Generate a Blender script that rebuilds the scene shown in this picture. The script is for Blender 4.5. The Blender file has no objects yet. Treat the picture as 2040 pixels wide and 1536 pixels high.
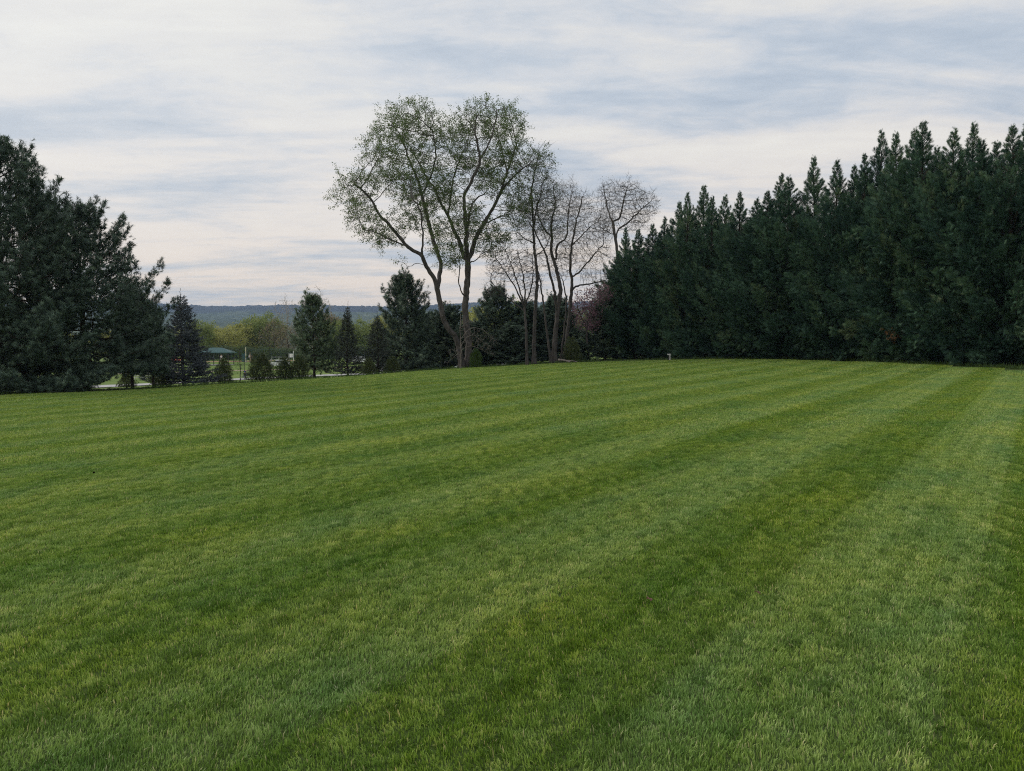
import bpy, bmesh, math, random
import numpy as np
from mathutils import Matrix, Vector

random.seed(7)
rng = np.random.default_rng(11)
scene = bpy.context.scene
COL = scene.collection
R = math.radians

# ------------------------------------------------------------------ camera
F_PX, W_PX, H_PX, HORIZON = 1541.0, 2040.0, 1536.0, 690.0
PITCH = math.atan((H_PX / 2 - HORIZON) / F_PX)
EYE = 1.6
cam_d = bpy.data.cameras.new('camera')
cam_d.sensor_width = 36.0
cam_d.lens = F_PX / W_PX * 36.0
cam_d.clip_start = 0.1
cam_d.clip_end = 20000.0
cam = bpy.data.objects.new('camera', cam_d)
cam.location = (0, 0, EYE)
cam.rotation_euler = (math.pi / 2 - PITCH, 0, 0)
COL.objects.link(cam)
scene.camera = cam

# ------------------------------------------------------------------ render / view
scene.render.engine = 'CYCLES'
scene.view_settings.view_transform = 'Standard'
scene.view_settings.look = 'None'
scene.view_settings.gamma = 1.0
scene.view_settings.use_curve_mapping = False
scene.view_settings.exposure = 0.15
cy = scene.cycles
cy.max_bounces = 6
cy.diffuse_bounces = 3
cy.glossy_bounces = 2
cy.transmission_bounces = 3
cy.transparent_max_bounces = 8
cy.volume_bounces = 0
cy.use_denoising = False
cy.filter_width = 1.1

# ------------------------------------------------------------------ sun and sky
SUN_AZ, SUN_EL = R(-72), R(27)          # azimuth clockwise from +Y
sun_d = bpy.data.lights.new('sun', 'SUN')
sun_d.energy = 1.5
sun_d.angle = R(25)
sun_d.color = (1.0, 0.93, 0.84)
sun = bpy.data.objects.new('sun', sun_d)
sv = Vector((math.sin(SUN_AZ) * math.cos(SUN_EL), math.cos(SUN_AZ) * math.cos(SUN_EL), math.sin(SUN_EL)))
sun.rotation_euler = sv.to_track_quat('Z', 'Y').to_euler()
sun.location = sv * 100
COL.objects.link(sun)

world = bpy.data.worlds.new('World')
scene.world = world
world.use_nodes = True
wn, wl = world.node_tree.nodes, world.node_tree.links
wn.clear()


def N(nodes, t, **kw):
    n = nodes.new(t)
    for k, v in kw.items():
        if k == 'inputs':
            for kk, vv in v.items():
                n.inputs[kk].default_value = vv
        else:
            setattr(n, k, v)
    return n


def math_node(nodes, links, op, a, b=None, c=None, clamp=False):
    n = nodes.new('ShaderNodeMath')
    n.operation = op
    n.use_clamp = clamp
    for i, v in enumerate((a, b, c)):
        if v is None:
            continue
        if isinstance(v, (int, float)):
            n.inputs[i].default_value = v
        else:
            links.new(v, n.inputs[i])
    return n.outputs[0]


def ramp(nodes, links, fac, stops, interp='LINEAR'):
    n = nodes.new('ShaderNodeValToRGB')
    cr = n.color_ramp
    cr.interpolation = interp
    while len(cr.elements) < len(stops):
        cr.elements.new(0.5)
    for e, (p, c) in zip(cr.elements, stops):
        e.position = p
        e.color = (*c, 1) if len(c) == 3 else c
    if fac is not None:
        links.new(fac, n.inputs[0])
    return n.outputs[0]


def mixc(nodes, links, fac, a, b, blend='MIX'):
    n = nodes.new('ShaderNodeMix')
    n.data_type = 'RGBA'
    n.blend_type = blend
    for sock, v in ((n.inputs[0], fac), (n.inputs[6], a), (n.inputs[7], b)):
        if isinstance(v, (int, float)):
            sock.default_value = v
        elif isinstance(v, tuple):
            sock.default_value = (*v, 1) if len(v) == 3 else v
        else:
            links.new(v, sock)
    return n.outputs[2]


def noise(nodes, links, vec, scale, detail=4, rough=0.55, dist=0.0, dims='3D'):
    n = nodes.new('ShaderNodeTexNoise')
    n.noise_dimensions = dims
    n.inputs['Scale'].default_value = scale
    n.inputs['Detail'].default_value = detail
    n.inputs['Roughness'].default_value = rough
    n.inputs['Distortion'].default_value = dist
    if vec is not None:
        links.new(vec, n.inputs['Vector'])
    return n.outputs[0]


def mapping(nodes, links, vec, loc=(0, 0, 0), rot=(0, 0, 0), scale=(1, 1, 1)):
    n = nodes.new('ShaderNodeMapping')
    n.inputs['Location'].default_value = loc
    n.inputs['Rotation'].default_value = rot
    n.inputs['Scale'].default_value = scale
    links.new(vec, n.inputs['Vector'])
    return n.outputs[0]


def build_world():
    out = N(wn, 'ShaderNodeOutputWorld')
    tc = N(wn, 'ShaderNodeTexCoord')
    sky = N(wn, 'ShaderNodeTexSky', sky_type='NISHITA')
    sky.sun_disc = False
    sky.sun_elevation = SUN_EL
    sky.sun_rotation = SUN_AZ
    sky.air_density = 1.0
    sky.dust_density = 1.5
    bg_sky = N(wn, 'ShaderNodeBackground')
    bg_sky.inputs[1].default_value = 0.10
    wl.new(sky.outputs[0], bg_sky.inputs[0])
    sep = N(wn, 'ShaderNodeSeparateXYZ')
    wl.new(tc.outputs['Generated'], sep.inputs[0])
    z = math_node(wn, wl, 'MAXIMUM', sep.outputs[2], 0.0)
    # the cloud deck: directions projected on a layer high above (slightly curved, so that the bands close up at the horizon)
    inv = math_node(wn, wl, 'DIVIDE', 1.0, math_node(wn, wl, 'ADD', z, 0.10))
    cx = math_node(wn, wl, 'MULTIPLY', sep.outputs[0], inv)
    cyy = math_node(wn, wl, 'MULTIPLY', sep.outputs[1], inv)
    comb = N(wn, 'ShaderNodeCombineXYZ')
    wl.new(cx, comb.inputs[0])
    wl.new(cyy, comb.inputs[1])
    v = comb.outputs[0]
    big = noise(wn, wl, mapping(wn, wl, v, (3.7, 1.9, 0), (0, 0, R(-7)), (0.62, 1.40, 1)), 1.0, 3, 0.5, 0.5)
    mid = noise(wn, wl, mapping(wn, wl, v, (11.2, 4.4, 0), (0, 0, R(5)), (1.1, 3.3, 1)), 1.0, 5, 0.55, 0.8)
    fine = noise(wn, wl, mapping(wn, wl, v, (1.2, 7.4, 0), (0, 0, R(-12)), (3.6, 6.5, 1)), 1.3, 8, 0.62, 0.9)
    puff = noise(wn, wl, mapping(wn, wl, v, (5.2, 2.4, 0), (0, 0, R(-25)), (8.0, 9.5, 1)), 1.0, 9, 0.68, 0.6)
    s = math_node(wn, wl, 'MULTIPLY_ADD', big, 0.46, math_node(wn, wl, 'MULTIPLY_ADD', mid, 0.32, math_node(wn, wl, 'MULTIPLY_ADD', fine, 0.12, math_node(wn, wl, 'MULTIPLY', puff, 0.10))))
    col = ramp(wn, wl, s, [(0.38, (0.42, 0.49, 0.58)), (0.45, (0.53, 0.585, 0.655)), (0.50, (0.65, 0.67, 0.70)), (0.55, (0.75, 0.74, 0.72)), (0.63, (0.82, 0.81, 0.765))])
    # low sun behind thin cloud: everything near the horizon turns faintly peach, more so towards the sun
    low = ramp(wn, wl, z, [(0.0, (1, 1, 1)), (0.07, (0.85, 0.85, 0.85)), (0.15, (0.35, 0.35, 0.35)), (0.30, (0, 0, 0))])
    warm = ramp(wn, wl, s, [(0.40, (0.55, 0.56, 0.595)), (0.46, (0.82, 0.71, 0.605)), (0.53, (1.06, 0.84, 0.64))])
    col = mixc(wn, wl, math_node(wn, wl, 'MULTIPLY', low, 0.92), col, warm)
    dot = N(wn, 'ShaderNodeVectorMath', operation='DOT_PRODUCT')
    wl.new(tc.outputs['Generated'], dot.inputs[0])
    dot.inputs[1].default_value = sv
    glow = math_node(wn, wl, 'POWER', math_node(wn, wl, 'MAXIMUM', dot.outputs['Value'], 0.0), 2.0)
    col = mixc(wn, wl, math_node(wn, wl, 'MULTIPLY', glow, 0.35), col, (1.0, 0.97, 0.90))
    bg_c = N(wn, 'ShaderNodeBackground')
    wl.new(col, bg_c.inputs[0])
    bg_c.inputs[1].default_value = 1.0
    mx = N(wn, 'ShaderNodeMixShader')
    mx.inputs[0].default_value = 0.93
    wl.new(bg_sky.outputs[0], mx.inputs[1])
    wl.new(bg_c.outputs[0], mx.inputs[2])
    wl.new(mx.outputs[0], out.inputs[0])


build_world()

# ------------------------------------------------------------------ helpers


def pix(px, py, Y):
    """The world point at distance Y ahead that is seen at pixel (px, py) of the 2040 x 1536 photograph."""
    u, v = (px - W_PX / 2) / F_PX, (H_PX / 2 - py) / F_PX
    dy = math.cos(PITCH) + math.sin(PITCH) * v
    dz = -math.sin(PITCH) + math.cos(PITCH) * v
    k = Y / dy
    return np.array((u * k, Y, EYE + dz * k))


def xat(px, Y):
    return (px - W_PX / 2) / F_PX * Y


def tag(o, label=None, cat=None, group=None, kind=None):
    if label:
        o['label'] = label
    if cat:
        o['category'] = cat
    if group:
        o['group'] = group
    if kind:
        o['kind'] = kind
    return o


def empty(name, loc, rz=0.0, scale=(1, 1, 1)):
    o = bpy.data.objects.new(name, None)
    o.empty_display_size = 0.3
    o.location = loc
    o.rotation_euler = (0, 0, rz)
    o.scale = scale
    COL.objects.link(o)
    return o


def obj(name, me, parent=None, mat=None, loc=(0, 0, 0)):
    o = bpy.data.objects.new(name, me)
    COL.objects.link(o)
    o.location = loc
    if parent is not None:
        o.parent = parent
    if mat is not None and len(me.materials) == 0:
        me.materials.append(mat)
    return o


def use_mat(o, mat):
    o.material_slots[0].link = 'OBJECT'
    o.material_slots[0].material = mat


def mesh_tris(name, V, T, tint=None, smooth=False, mat=None):
    me = bpy.data.meshes.new(name)
    V = np.ascontiguousarray(V, dtype=np.float32)
    T = np.ascontiguousarray(T, dtype=np.int32)
    me.vertices.add(len(V))
    me.vertices.foreach_set('co', V.ravel())
    me.loops.add(T.size)
    me.loops.foreach_set('vertex_index', T.ravel())
    me.polygons.add(len(T))
    me.polygons.foreach_set('loop_start', np.arange(0, T.size, T.shape[1], dtype=np.int32))
    me.polygons.foreach_set('use_smooth', np.full(len(T), smooth))
    if tint is not None:
        a = me.attributes.new('tint', 'FLOAT', 'POINT')
        a.data.foreach_set('value', np.ascontiguousarray(tint, dtype=np.float32))
    me.update(calc_edges=True)
    if mat is not None:
        me.materials.append(mat)
    return me


def unit(v):
    v = np.asarray(v, float)
    return v / np.maximum(np.linalg.norm(v, axis=-1, keepdims=True), 1e-9)


def align(D, roll):
    """Rotation matrices (n,3,3) whose third column is the direction D, turned by roll about it."""
    D = unit(D)
    ref = np.where(np.abs(D[:, 2:3]) > 0.95, np.array([[1.0, 0, 0]]), np.array([[0, 0, 1.0]]))
    X = unit(np.cross(ref, D))
    Yv = np.cross(D, X)
    c, s = np.cos(roll)[:, None], np.sin(roll)[:, None]
    return np.stack((X * c + Yv * s, -X * s + Yv * c, D), axis=2)


def scatter(TV, TF, pos, mats, scl, tint=None, ttint=None):
    """Copies of a small template at every position, as one vertex / triangle array."""
    n, m = len(pos), len(TV)
    scl = np.asarray(scl, float)
    if scl.ndim == 1:
        scl = scl[:, None].repeat(3, 1)
    V = np.einsum('nij,nmj->nmi', mats, TV[None] * scl[:, None, :]) + pos[:, None, :]
    F = (TF[None] + (np.arange(n) * m)[:, None, None]).reshape(-1, 3)
    t = np.zeros((n, m)) if tint is None else np.repeat(np.asarray(tint)[:, None], m, 1)
    if ttint is not None:
        t = t + ttint[None]
    return V.reshape(-1, 3), F, t.ravel()


def join(parts):
    Vs, Fs, ts, o = [], [], [], 0
    for V, F, t in parts:
        Vs.append(V)
        Fs.append(F + o)
        ts.append(t)
        o += len(V)
    return np.concatenate(Vs), np.concatenate(Fs), np.concatenate(ts)


def tube(P, r, sides):
    """One tapered tube along P: vertices and quads-as-triangles."""
    P = np.asarray(P, float)
    n = len(P)
    tan = unit(np.gradient(P, axis=0))
    ref = np.array([1.0, 0, 0]) if abs(tan[0][0]) < 0.8 else np.array([0, 1.0, 0])
    x = np.empty_like(P)
    cur = ref
    for i in range(n):
        cur = cur - tan[i] * (cur @ tan[i])
        cur = cur / max(np.linalg.norm(cur), 1e-9)
        x[i] = cur
    y = np.cross(tan, x)
    a = np.arange(sides) / sides * 2 * np.pi
    V = P[:, None] + np.asarray(r)[:, None, None] * (x[:, None] * np.cos(a)[None, :, None] + y[:, None] * np.sin(a)[None, :, None])
    i = np.arange(n - 1)[:, None] * sides
    k = np.arange(sides)[None]
    k2 = (k + 1) % sides
    a0, a1, b0, b1 = i + k, i + k2, i + sides + k, i + sides + k2
    F = np.concatenate((np.stack((a0, a1, b1), -1).reshape(-1, 3), np.stack((a0, b1, b0), -1).reshape(-1, 3)))
    return V.reshape(-1, 3), F, np.zeros(n * sides)


def catmull(P, step):
    P = np.asarray(P, float)
    if len(P) < 3:
        Q = P
    else:
        E = np.vstack((2 * P[0] - P[1], P, 2 * P[-1] - P[-2]))
        Q = []
        for i in range(1, len(E) - 2):
            for t in np.linspace(0, 1, 8, endpoint=False):
                Q.append(0.5 * (2 * E[i] + (E[i + 1] - E[i - 1]) * t + (2 * E[i - 1] - 5 * E[i] + 4 * E[i + 1] - E[i + 2]) * t * t + (-E[i - 1] + 3 * E[i] - 3 * E[i + 1] + E[i + 2]) * t ** 3))
        Q.append(P[-1])
        Q = np.array(Q)
    d = np.concatenate(([0], np.cumsum(np.linalg.norm(np.diff(Q, axis=0), axis=1))))
    n = max(2, int(round(d[-1] / step)) + 1)
    s = np.linspace(0, d[-1], n)
    return np.stack([np.interp(s, d, Q[:, j]) for j in range(3)], 1)


def bm_mesh(name, bm, mat=None):
    me = bpy.data.meshes.new(name)
    bm.normal_update()
    bm.to_mesh(me)
    bm.free()
    if mat is not None:
        me.materials.append(mat)
    return me


def add_box(bm, c, s, rz=0.0, bevel=0.0):
    r = bmesh.ops.create_cube(bm, size=1.0)
    vs = r['verts']
    bmesh.ops.scale(bm, vec=s, verts=vs)
    if bevel:
        es = list({e for v in vs for e in v.link_edges})
        g = bmesh.ops.bevel(bm, geom=es, offset=bevel, segments=2, affect='EDGES', profile=0.5)
        vs = list({v for f in g['faces'] for v in f.verts} | {v for v in vs if v.is_valid})
    bmesh.ops.rotate(bm, cent=(0, 0, 0), matrix=Matrix.Rotation(rz, 3, 'Z'), verts=vs)
    bmesh.ops.translate(bm, vec=c, verts=vs)
    return vs


def add_rod(bm, a, b, r, seg=8, r2=None):
    a, b = Vector(a), Vector(b)
    g = bmesh.ops.create_cone(bm, cap_ends=True, segments=seg, radius1=r, radius2=r if r2 is None else r2, depth=(b - a).length)
    q = (b - a).to_track_quat('Z', 'Y').to_matrix().to_4x4()
    q.translation = (a + b) / 2
    bmesh.ops.transform(bm, matrix=q, verts=g['verts'])
    return g['verts']


def box_obj(name, parent, mat, *boxes, bevel=0.0):
    bm = bmesh.new()
    for b in boxes:
        add_box(bm, *b, bevel=bevel) if len(b) < 3 else add_box(bm, b[0], b[1], b[2], bevel)
    return obj(name, bm_mesh(name, bm, mat), parent)


def rod_obj(name, parent, mat, *rods):
    bm = bmesh.new()
    for r in rods:
        add_rod(bm, *r)
    me = bm_mesh(name, bm, mat)
    return obj(name, me, parent)


# ------------------------------------------------------------------ materials
def new_mat(name):
    m = bpy.data.materials.new(name)
    m.use_nodes = True
    nt = m.node_tree
    nt.nodes.clear()
    out = nt.nodes.new('ShaderNodeOutputMaterial')
    return m, nt.nodes, nt.links, out


def foliage_mat(name, stops, trans=0.25, spec=0.25, rough=0.55, var=0.25):
    m, n, l, out = new_mat(name)
    at = N(n, 'ShaderNodeAttribute', attribute_name='tint')
    oi = N(n, 'ShaderNodeObjectInfo')
    f = math_node(n, l, 'ADD', at.outputs['Fac'], math_node(n, l, 'MULTIPLY_ADD', oi.outputs['Random'], var, -var / 2), clamp=True)
    c = ramp(n, l, f, stops)
    b = N(n, 'ShaderNodeBsdfPrincipled')
    l.new(c, b.inputs['Base Color'])
    b.inputs['Roughness'].default_value = rough
    b.inputs['Specular IOR Level'].default_value = spec
    if trans > 0:
        t = N(n, 'ShaderNodeBsdfTranslucent')
        l.new(c, t.inputs[0])
        mx = N(n, 'ShaderNodeMixShader')
        mx.inputs[0].default_value = trans
        l.new(b.outputs[0], mx.inputs[1])
        l.new(t.outputs[0], mx.inputs[2])
        l.new(mx.outputs[0], out.inputs[0])
    else:
        l.new(b.outputs[0], out.inputs[0])
    return m


def bark_mat(name, dark, light, scale=6.0):
    m, n, l, out = new_mat(name)
    tc = N(n, 'ShaderNodeTexCoord')
    v = mapping(n, l, tc.outputs['Object'], scale=(1, 1, 0.18))
    a = noise(n, l, v, scale, 6, 0.65, 0.5)
    big = noise(n, l, tc.outputs['Object'], 0.7, 3)
    f = math_node(n, l, 'MULTIPLY_ADD', a, 0.75, math_node(n, l, 'MULTIPLY', big, 0.25))
    c = ramp(n, l, f, [(0.36, dark), (0.62, light)])
    b = N(n, 'ShaderNodeBsdfPrincipled')
    l.new(c, b.inputs['Base Color'])
    b.inputs['Roughness'].default_value = 0.9
    b.inputs['Specular IOR Level'].default_value = 0.15
    bp = N(n, 'ShaderNodeBump')
    bp.inputs['Strength'].default_value = 0.7
    bp.inputs['Distance'].default_value = 0.03
    l.new(a, bp.inputs['Height'])
    l.new(bp.outputs[0], b.inputs['Normal'])
    l.new(b.outputs[0], out.inputs[0])
    return m


def plain_mat(name, col, rough=0.6, metal=0.0, var=0.15, scale=3.0, spec=0.4):
    m, n, l, out = new_mat(name)
    tc = N(n, 'ShaderNodeTexCoord')
    a = noise(n, l, tc.outputs['Object'], scale, 5, 0.6)
    c = ramp(n, l, a, [(0.3, tuple(x * (1 - var) for x in col)), (0.7, tuple(min(1, x * (1 + var)) for x in col))])
    b = N(n, 'ShaderNodeBsdfPrincipled')
    l.new(c, b.inputs['Base Color'])
    b.inputs['Roughness'].default_value = rough
    b.inputs['Metallic'].default_value = metal
    b.inputs['Specular IOR Level'].default_value = spec
    l.new(b.outputs[0], out.inputs[0])
    return m


# mowing stripes run along MOW_D; s is measured across them
MOW_A = R(34.5)
MOW_D = np.array((math.sin(MOW_A), math.cos(MOW_A)))
MOW_N = np.array((math.cos(MOW_A), -math.sin(MOW_A)))
S_PERIOD, S_OFF = 2.2, 1.42


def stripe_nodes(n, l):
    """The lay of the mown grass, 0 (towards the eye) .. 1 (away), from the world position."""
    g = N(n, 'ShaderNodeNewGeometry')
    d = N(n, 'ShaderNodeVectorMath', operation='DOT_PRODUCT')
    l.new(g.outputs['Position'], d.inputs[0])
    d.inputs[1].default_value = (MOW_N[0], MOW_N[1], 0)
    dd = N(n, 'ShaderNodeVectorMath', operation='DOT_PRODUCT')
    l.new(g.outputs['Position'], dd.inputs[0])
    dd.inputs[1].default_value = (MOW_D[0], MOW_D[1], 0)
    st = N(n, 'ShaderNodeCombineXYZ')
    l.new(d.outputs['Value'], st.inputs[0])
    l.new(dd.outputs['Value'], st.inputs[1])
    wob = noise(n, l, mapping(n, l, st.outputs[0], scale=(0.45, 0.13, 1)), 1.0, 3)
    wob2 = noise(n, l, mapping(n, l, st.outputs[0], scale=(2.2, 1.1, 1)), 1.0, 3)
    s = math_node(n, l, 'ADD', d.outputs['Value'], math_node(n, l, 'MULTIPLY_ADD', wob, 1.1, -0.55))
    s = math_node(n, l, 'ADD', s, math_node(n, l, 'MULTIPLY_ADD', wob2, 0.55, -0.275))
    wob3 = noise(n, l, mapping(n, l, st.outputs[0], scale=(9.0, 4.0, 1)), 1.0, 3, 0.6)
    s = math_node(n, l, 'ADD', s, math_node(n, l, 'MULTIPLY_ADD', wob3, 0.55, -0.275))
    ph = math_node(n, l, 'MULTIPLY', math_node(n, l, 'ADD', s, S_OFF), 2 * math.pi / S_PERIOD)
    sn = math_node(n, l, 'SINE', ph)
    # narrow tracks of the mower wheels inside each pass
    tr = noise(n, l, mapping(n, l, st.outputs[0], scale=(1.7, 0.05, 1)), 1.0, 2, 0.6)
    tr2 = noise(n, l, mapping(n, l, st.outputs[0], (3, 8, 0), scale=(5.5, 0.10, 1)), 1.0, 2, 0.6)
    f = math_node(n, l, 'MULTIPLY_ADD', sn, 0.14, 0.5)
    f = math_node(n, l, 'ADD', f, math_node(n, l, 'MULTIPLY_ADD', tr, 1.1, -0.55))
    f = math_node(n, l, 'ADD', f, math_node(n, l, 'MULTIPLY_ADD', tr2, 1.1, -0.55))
    # broad pale and dark sheen bands, painted in at set places across the stripes
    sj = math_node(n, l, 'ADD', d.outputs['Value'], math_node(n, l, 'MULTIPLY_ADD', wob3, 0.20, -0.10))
    sheen_bands = ramp(n, l, math_node(n, l, 'MULTIPLY_ADD', sj, 1 / 8.0, 0.75), [(p, (c, c, c)) for p, c in ((0.0, .5), (0.14, .55), (0.18, .28), (0.23, .30), (0.27, .62), (0.33, .70), (0.43, .72), (0.46, .34), (0.50, .25), (0.57, .28), (0.595, .66), (0.64, .74), (0.685, .80), (0.70, .86), (0.712, .22), (0.80, .18), (1.0, .4))])
    f = math_node(n, l, 'ADD', f, math_node(n, l, 'MULTIPLY_ADD', sheen_bands, 0.56, -0.28), clamp=True)
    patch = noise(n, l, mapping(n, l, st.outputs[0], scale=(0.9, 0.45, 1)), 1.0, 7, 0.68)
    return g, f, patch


def grass_blade_mat():
    m, n, l, out = new_mat('grass_blade')
    g, f, patch = stripe_nodes(n, l)
    at = N(n, 'ShaderNodeAttribute', attribute_name='tint')
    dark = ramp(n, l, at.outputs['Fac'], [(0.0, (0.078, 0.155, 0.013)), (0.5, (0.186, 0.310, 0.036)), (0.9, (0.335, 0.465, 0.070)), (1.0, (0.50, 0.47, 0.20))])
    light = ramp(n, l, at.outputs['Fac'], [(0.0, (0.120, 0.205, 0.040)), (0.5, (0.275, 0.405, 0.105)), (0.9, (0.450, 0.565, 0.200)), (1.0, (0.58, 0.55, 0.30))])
    c = mixc(n, l, f, dark, light)  # stripe sheen painted into the blade colour, on top of the real lean
    pr = ramp(n, l, patch, [(0.30, (0.62, 0.80, 0.88)), (0.5, (1.04, 1.02, .94)), (0.70, (1.40, 1.20, .92))])
    c = mixc(n, l, 1.0, c, pr, 'MULTIPLY')
    b = N(n, 'ShaderNodeBsdfPrincipled')
    l.new(c, b.inputs['Base Color'])
    b.inputs['Roughness'].default_value = 0.5
    b.inputs['Specular IOR Level'].default_value = 0.3
    t = N(n, 'ShaderNodeBsdfTranslucent')
    l.new(c, t.inputs[0])
    mx = N(n, 'ShaderNodeMixShader')
    mx.inputs[0].default_value = 0.3
    l.new(b.outputs[0], mx.inputs[1])
    l.new(t.outputs[0], mx.inputs[2])
    l.new(mx.outputs[0], out.inputs[0])
    return m


def lawn_mat():
    m, n, l, out = new_mat('lawn_turf')
    g, f, patch = stripe_nodes(n, l)
    at = N(n, 'ShaderNodeAttribute', attribute_name='mown')
    a = noise(n, l, g.outputs['Position'], 9.0, 6, 0.7)
    turf = mixc(n, l, f, (0.060, 0.105, 0.014), (0.095, 0.135, 0.045))  # the same stripe sheen painted into the turf below
    turf = mixc(n, l, math_node(n, l, 'MULTIPLY', a, 0.5), turf, (0.06, 0.07, 0.03))
    rough = ramp(n, l, noise(n, l, g.outputs['Position'], 1.1, 6, 0.65), [(0.35, (0.030, 0.024, 0.015)), (0.5, (0.035, 0.045, 0.016)), (0.7, (0.05, 0.08, 0.022))])
    c = mixc(n, l, at.outputs['Fac'], rough, turf)
    b = N(n, 'ShaderNodeBsdfPrincipled')
    l.new(c, b.inputs['Base Color'])
    b.inputs['Roughness'].default_value = 0.95
    b.inputs['Specular IOR Level'].default_value = 0.1
    bp = N(n, 'ShaderNodeBump')
    bp.inputs['Strength'].default_value = 0.6
    bp.inputs['Distance'].default_value = 0.04
    l.new(noise(n, l, g.outputs['Position'], 40.0, 5, 0.7), bp.inputs['Height'])
    l.new(bp.outputs[0], b.inputs['Normal'])
    l.new(b.outputs[0], out.inputs[0])
    return m


def field_mat():
    m, n, l, out = new_mat('park_field')
    g = N(n, 'ShaderNodeNewGeometry')
    a = noise(n, l, g.outputs['Position'], 0.12, 6, 0.6)
    b2 = noise(n, l, g.outputs['Position'], 2.0, 6, 0.7)
    f = math_node(n, l, 'MULTIPLY_ADD', a, 0.7, math_node(n, l, 'MULTIPLY', b2, 0.3))
    c = ramp(n, l, f, [(0.35, (0.085, 0.140, 0.026)), (0.5, (0.130, 0.195, 0.040)), (0.65, (0.17, 0.225, 0.058))])
    b = N(n, 'ShaderNodeBsdfPrincipled')
    l.new(c, b.inputs['Base Color'])
    b.inputs['Roughness'].default_value = 0.95
    b.inputs['Specular IOR Level'].default_value = 0.1
    l.new(b.outputs[0], out.inputs[0])
    return m


def asphalt_mat():
    m, n, l, out = new_mat('asphalt')
    g = N(n, 'ShaderNodeNewGeometry')
    a = noise(n, l, g.outputs['Position'], 0.6, 6, 0.6)
    b2 = noise(n, l, g.outputs['Position'], 60.0, 3, 0.7)
    f = math_node(n, l, 'MULTIPLY_ADD', a, 0.7, math_node(n, l, 'MULTIPLY', b2, 0.3))
    c = ramp(n, l, f, [(0.35, (0.34, 0.33, 0.33)), (0.65, (0.46, 0.45, 0.45))])
    b = N(n, 'ShaderNodeBsdfPrincipled')
    l.new(c, b.inputs['Base Color'])
    b.inputs['Roughness'].default_value = 0.85
    l.new(b.outputs[0], out.inputs[0])
    return m


def hills_mat():
    m, n, l, out = new_mat('wooded_hills')
    g = N(n, 'ShaderNodeNewGeometry')
    at = N(n, 'ShaderNodeAttribute', attribute_name='tint')
    a = noise(n, l, mapping(n, l, g.outputs['Position'], scale=(1, 0.6, 2)), 0.006, 6, 0.65)
    b2 = noise(n, l, g.outputs['Position'], 0.045, 5, 0.7)
    f = math_node(n, l, 'MULTIPLY_ADD', a, 0.55, math_node(n, l, 'MULTIPLY', b2, 0.45))
    bare = ramp(n, l, f, [(0.38, (0.020, 0.020, 0.022)), (0.62, (0.055, 0.052, 0.050))])
    leafy = ramp(n, l, f, [(0.38, (0.035, 0.050, 0.025)), (0.5, (0.085, 0.105, 0.045)), (0.62, (0.15, 0.165, 0.085))])
    c = mixc(n, l, at.outputs['Fac'], leafy, bare)
    b = N(n, 'ShaderNodeBsdfPrincipled')
    l.new(c, b.inputs['Base Color'])
    b.inputs['Roughness'].default_value = 1.0
    b.inputs['Specular IOR Level'].default_value = 0.0
    l.new(b.outputs[0], out.inputs[0])
    return m


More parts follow.
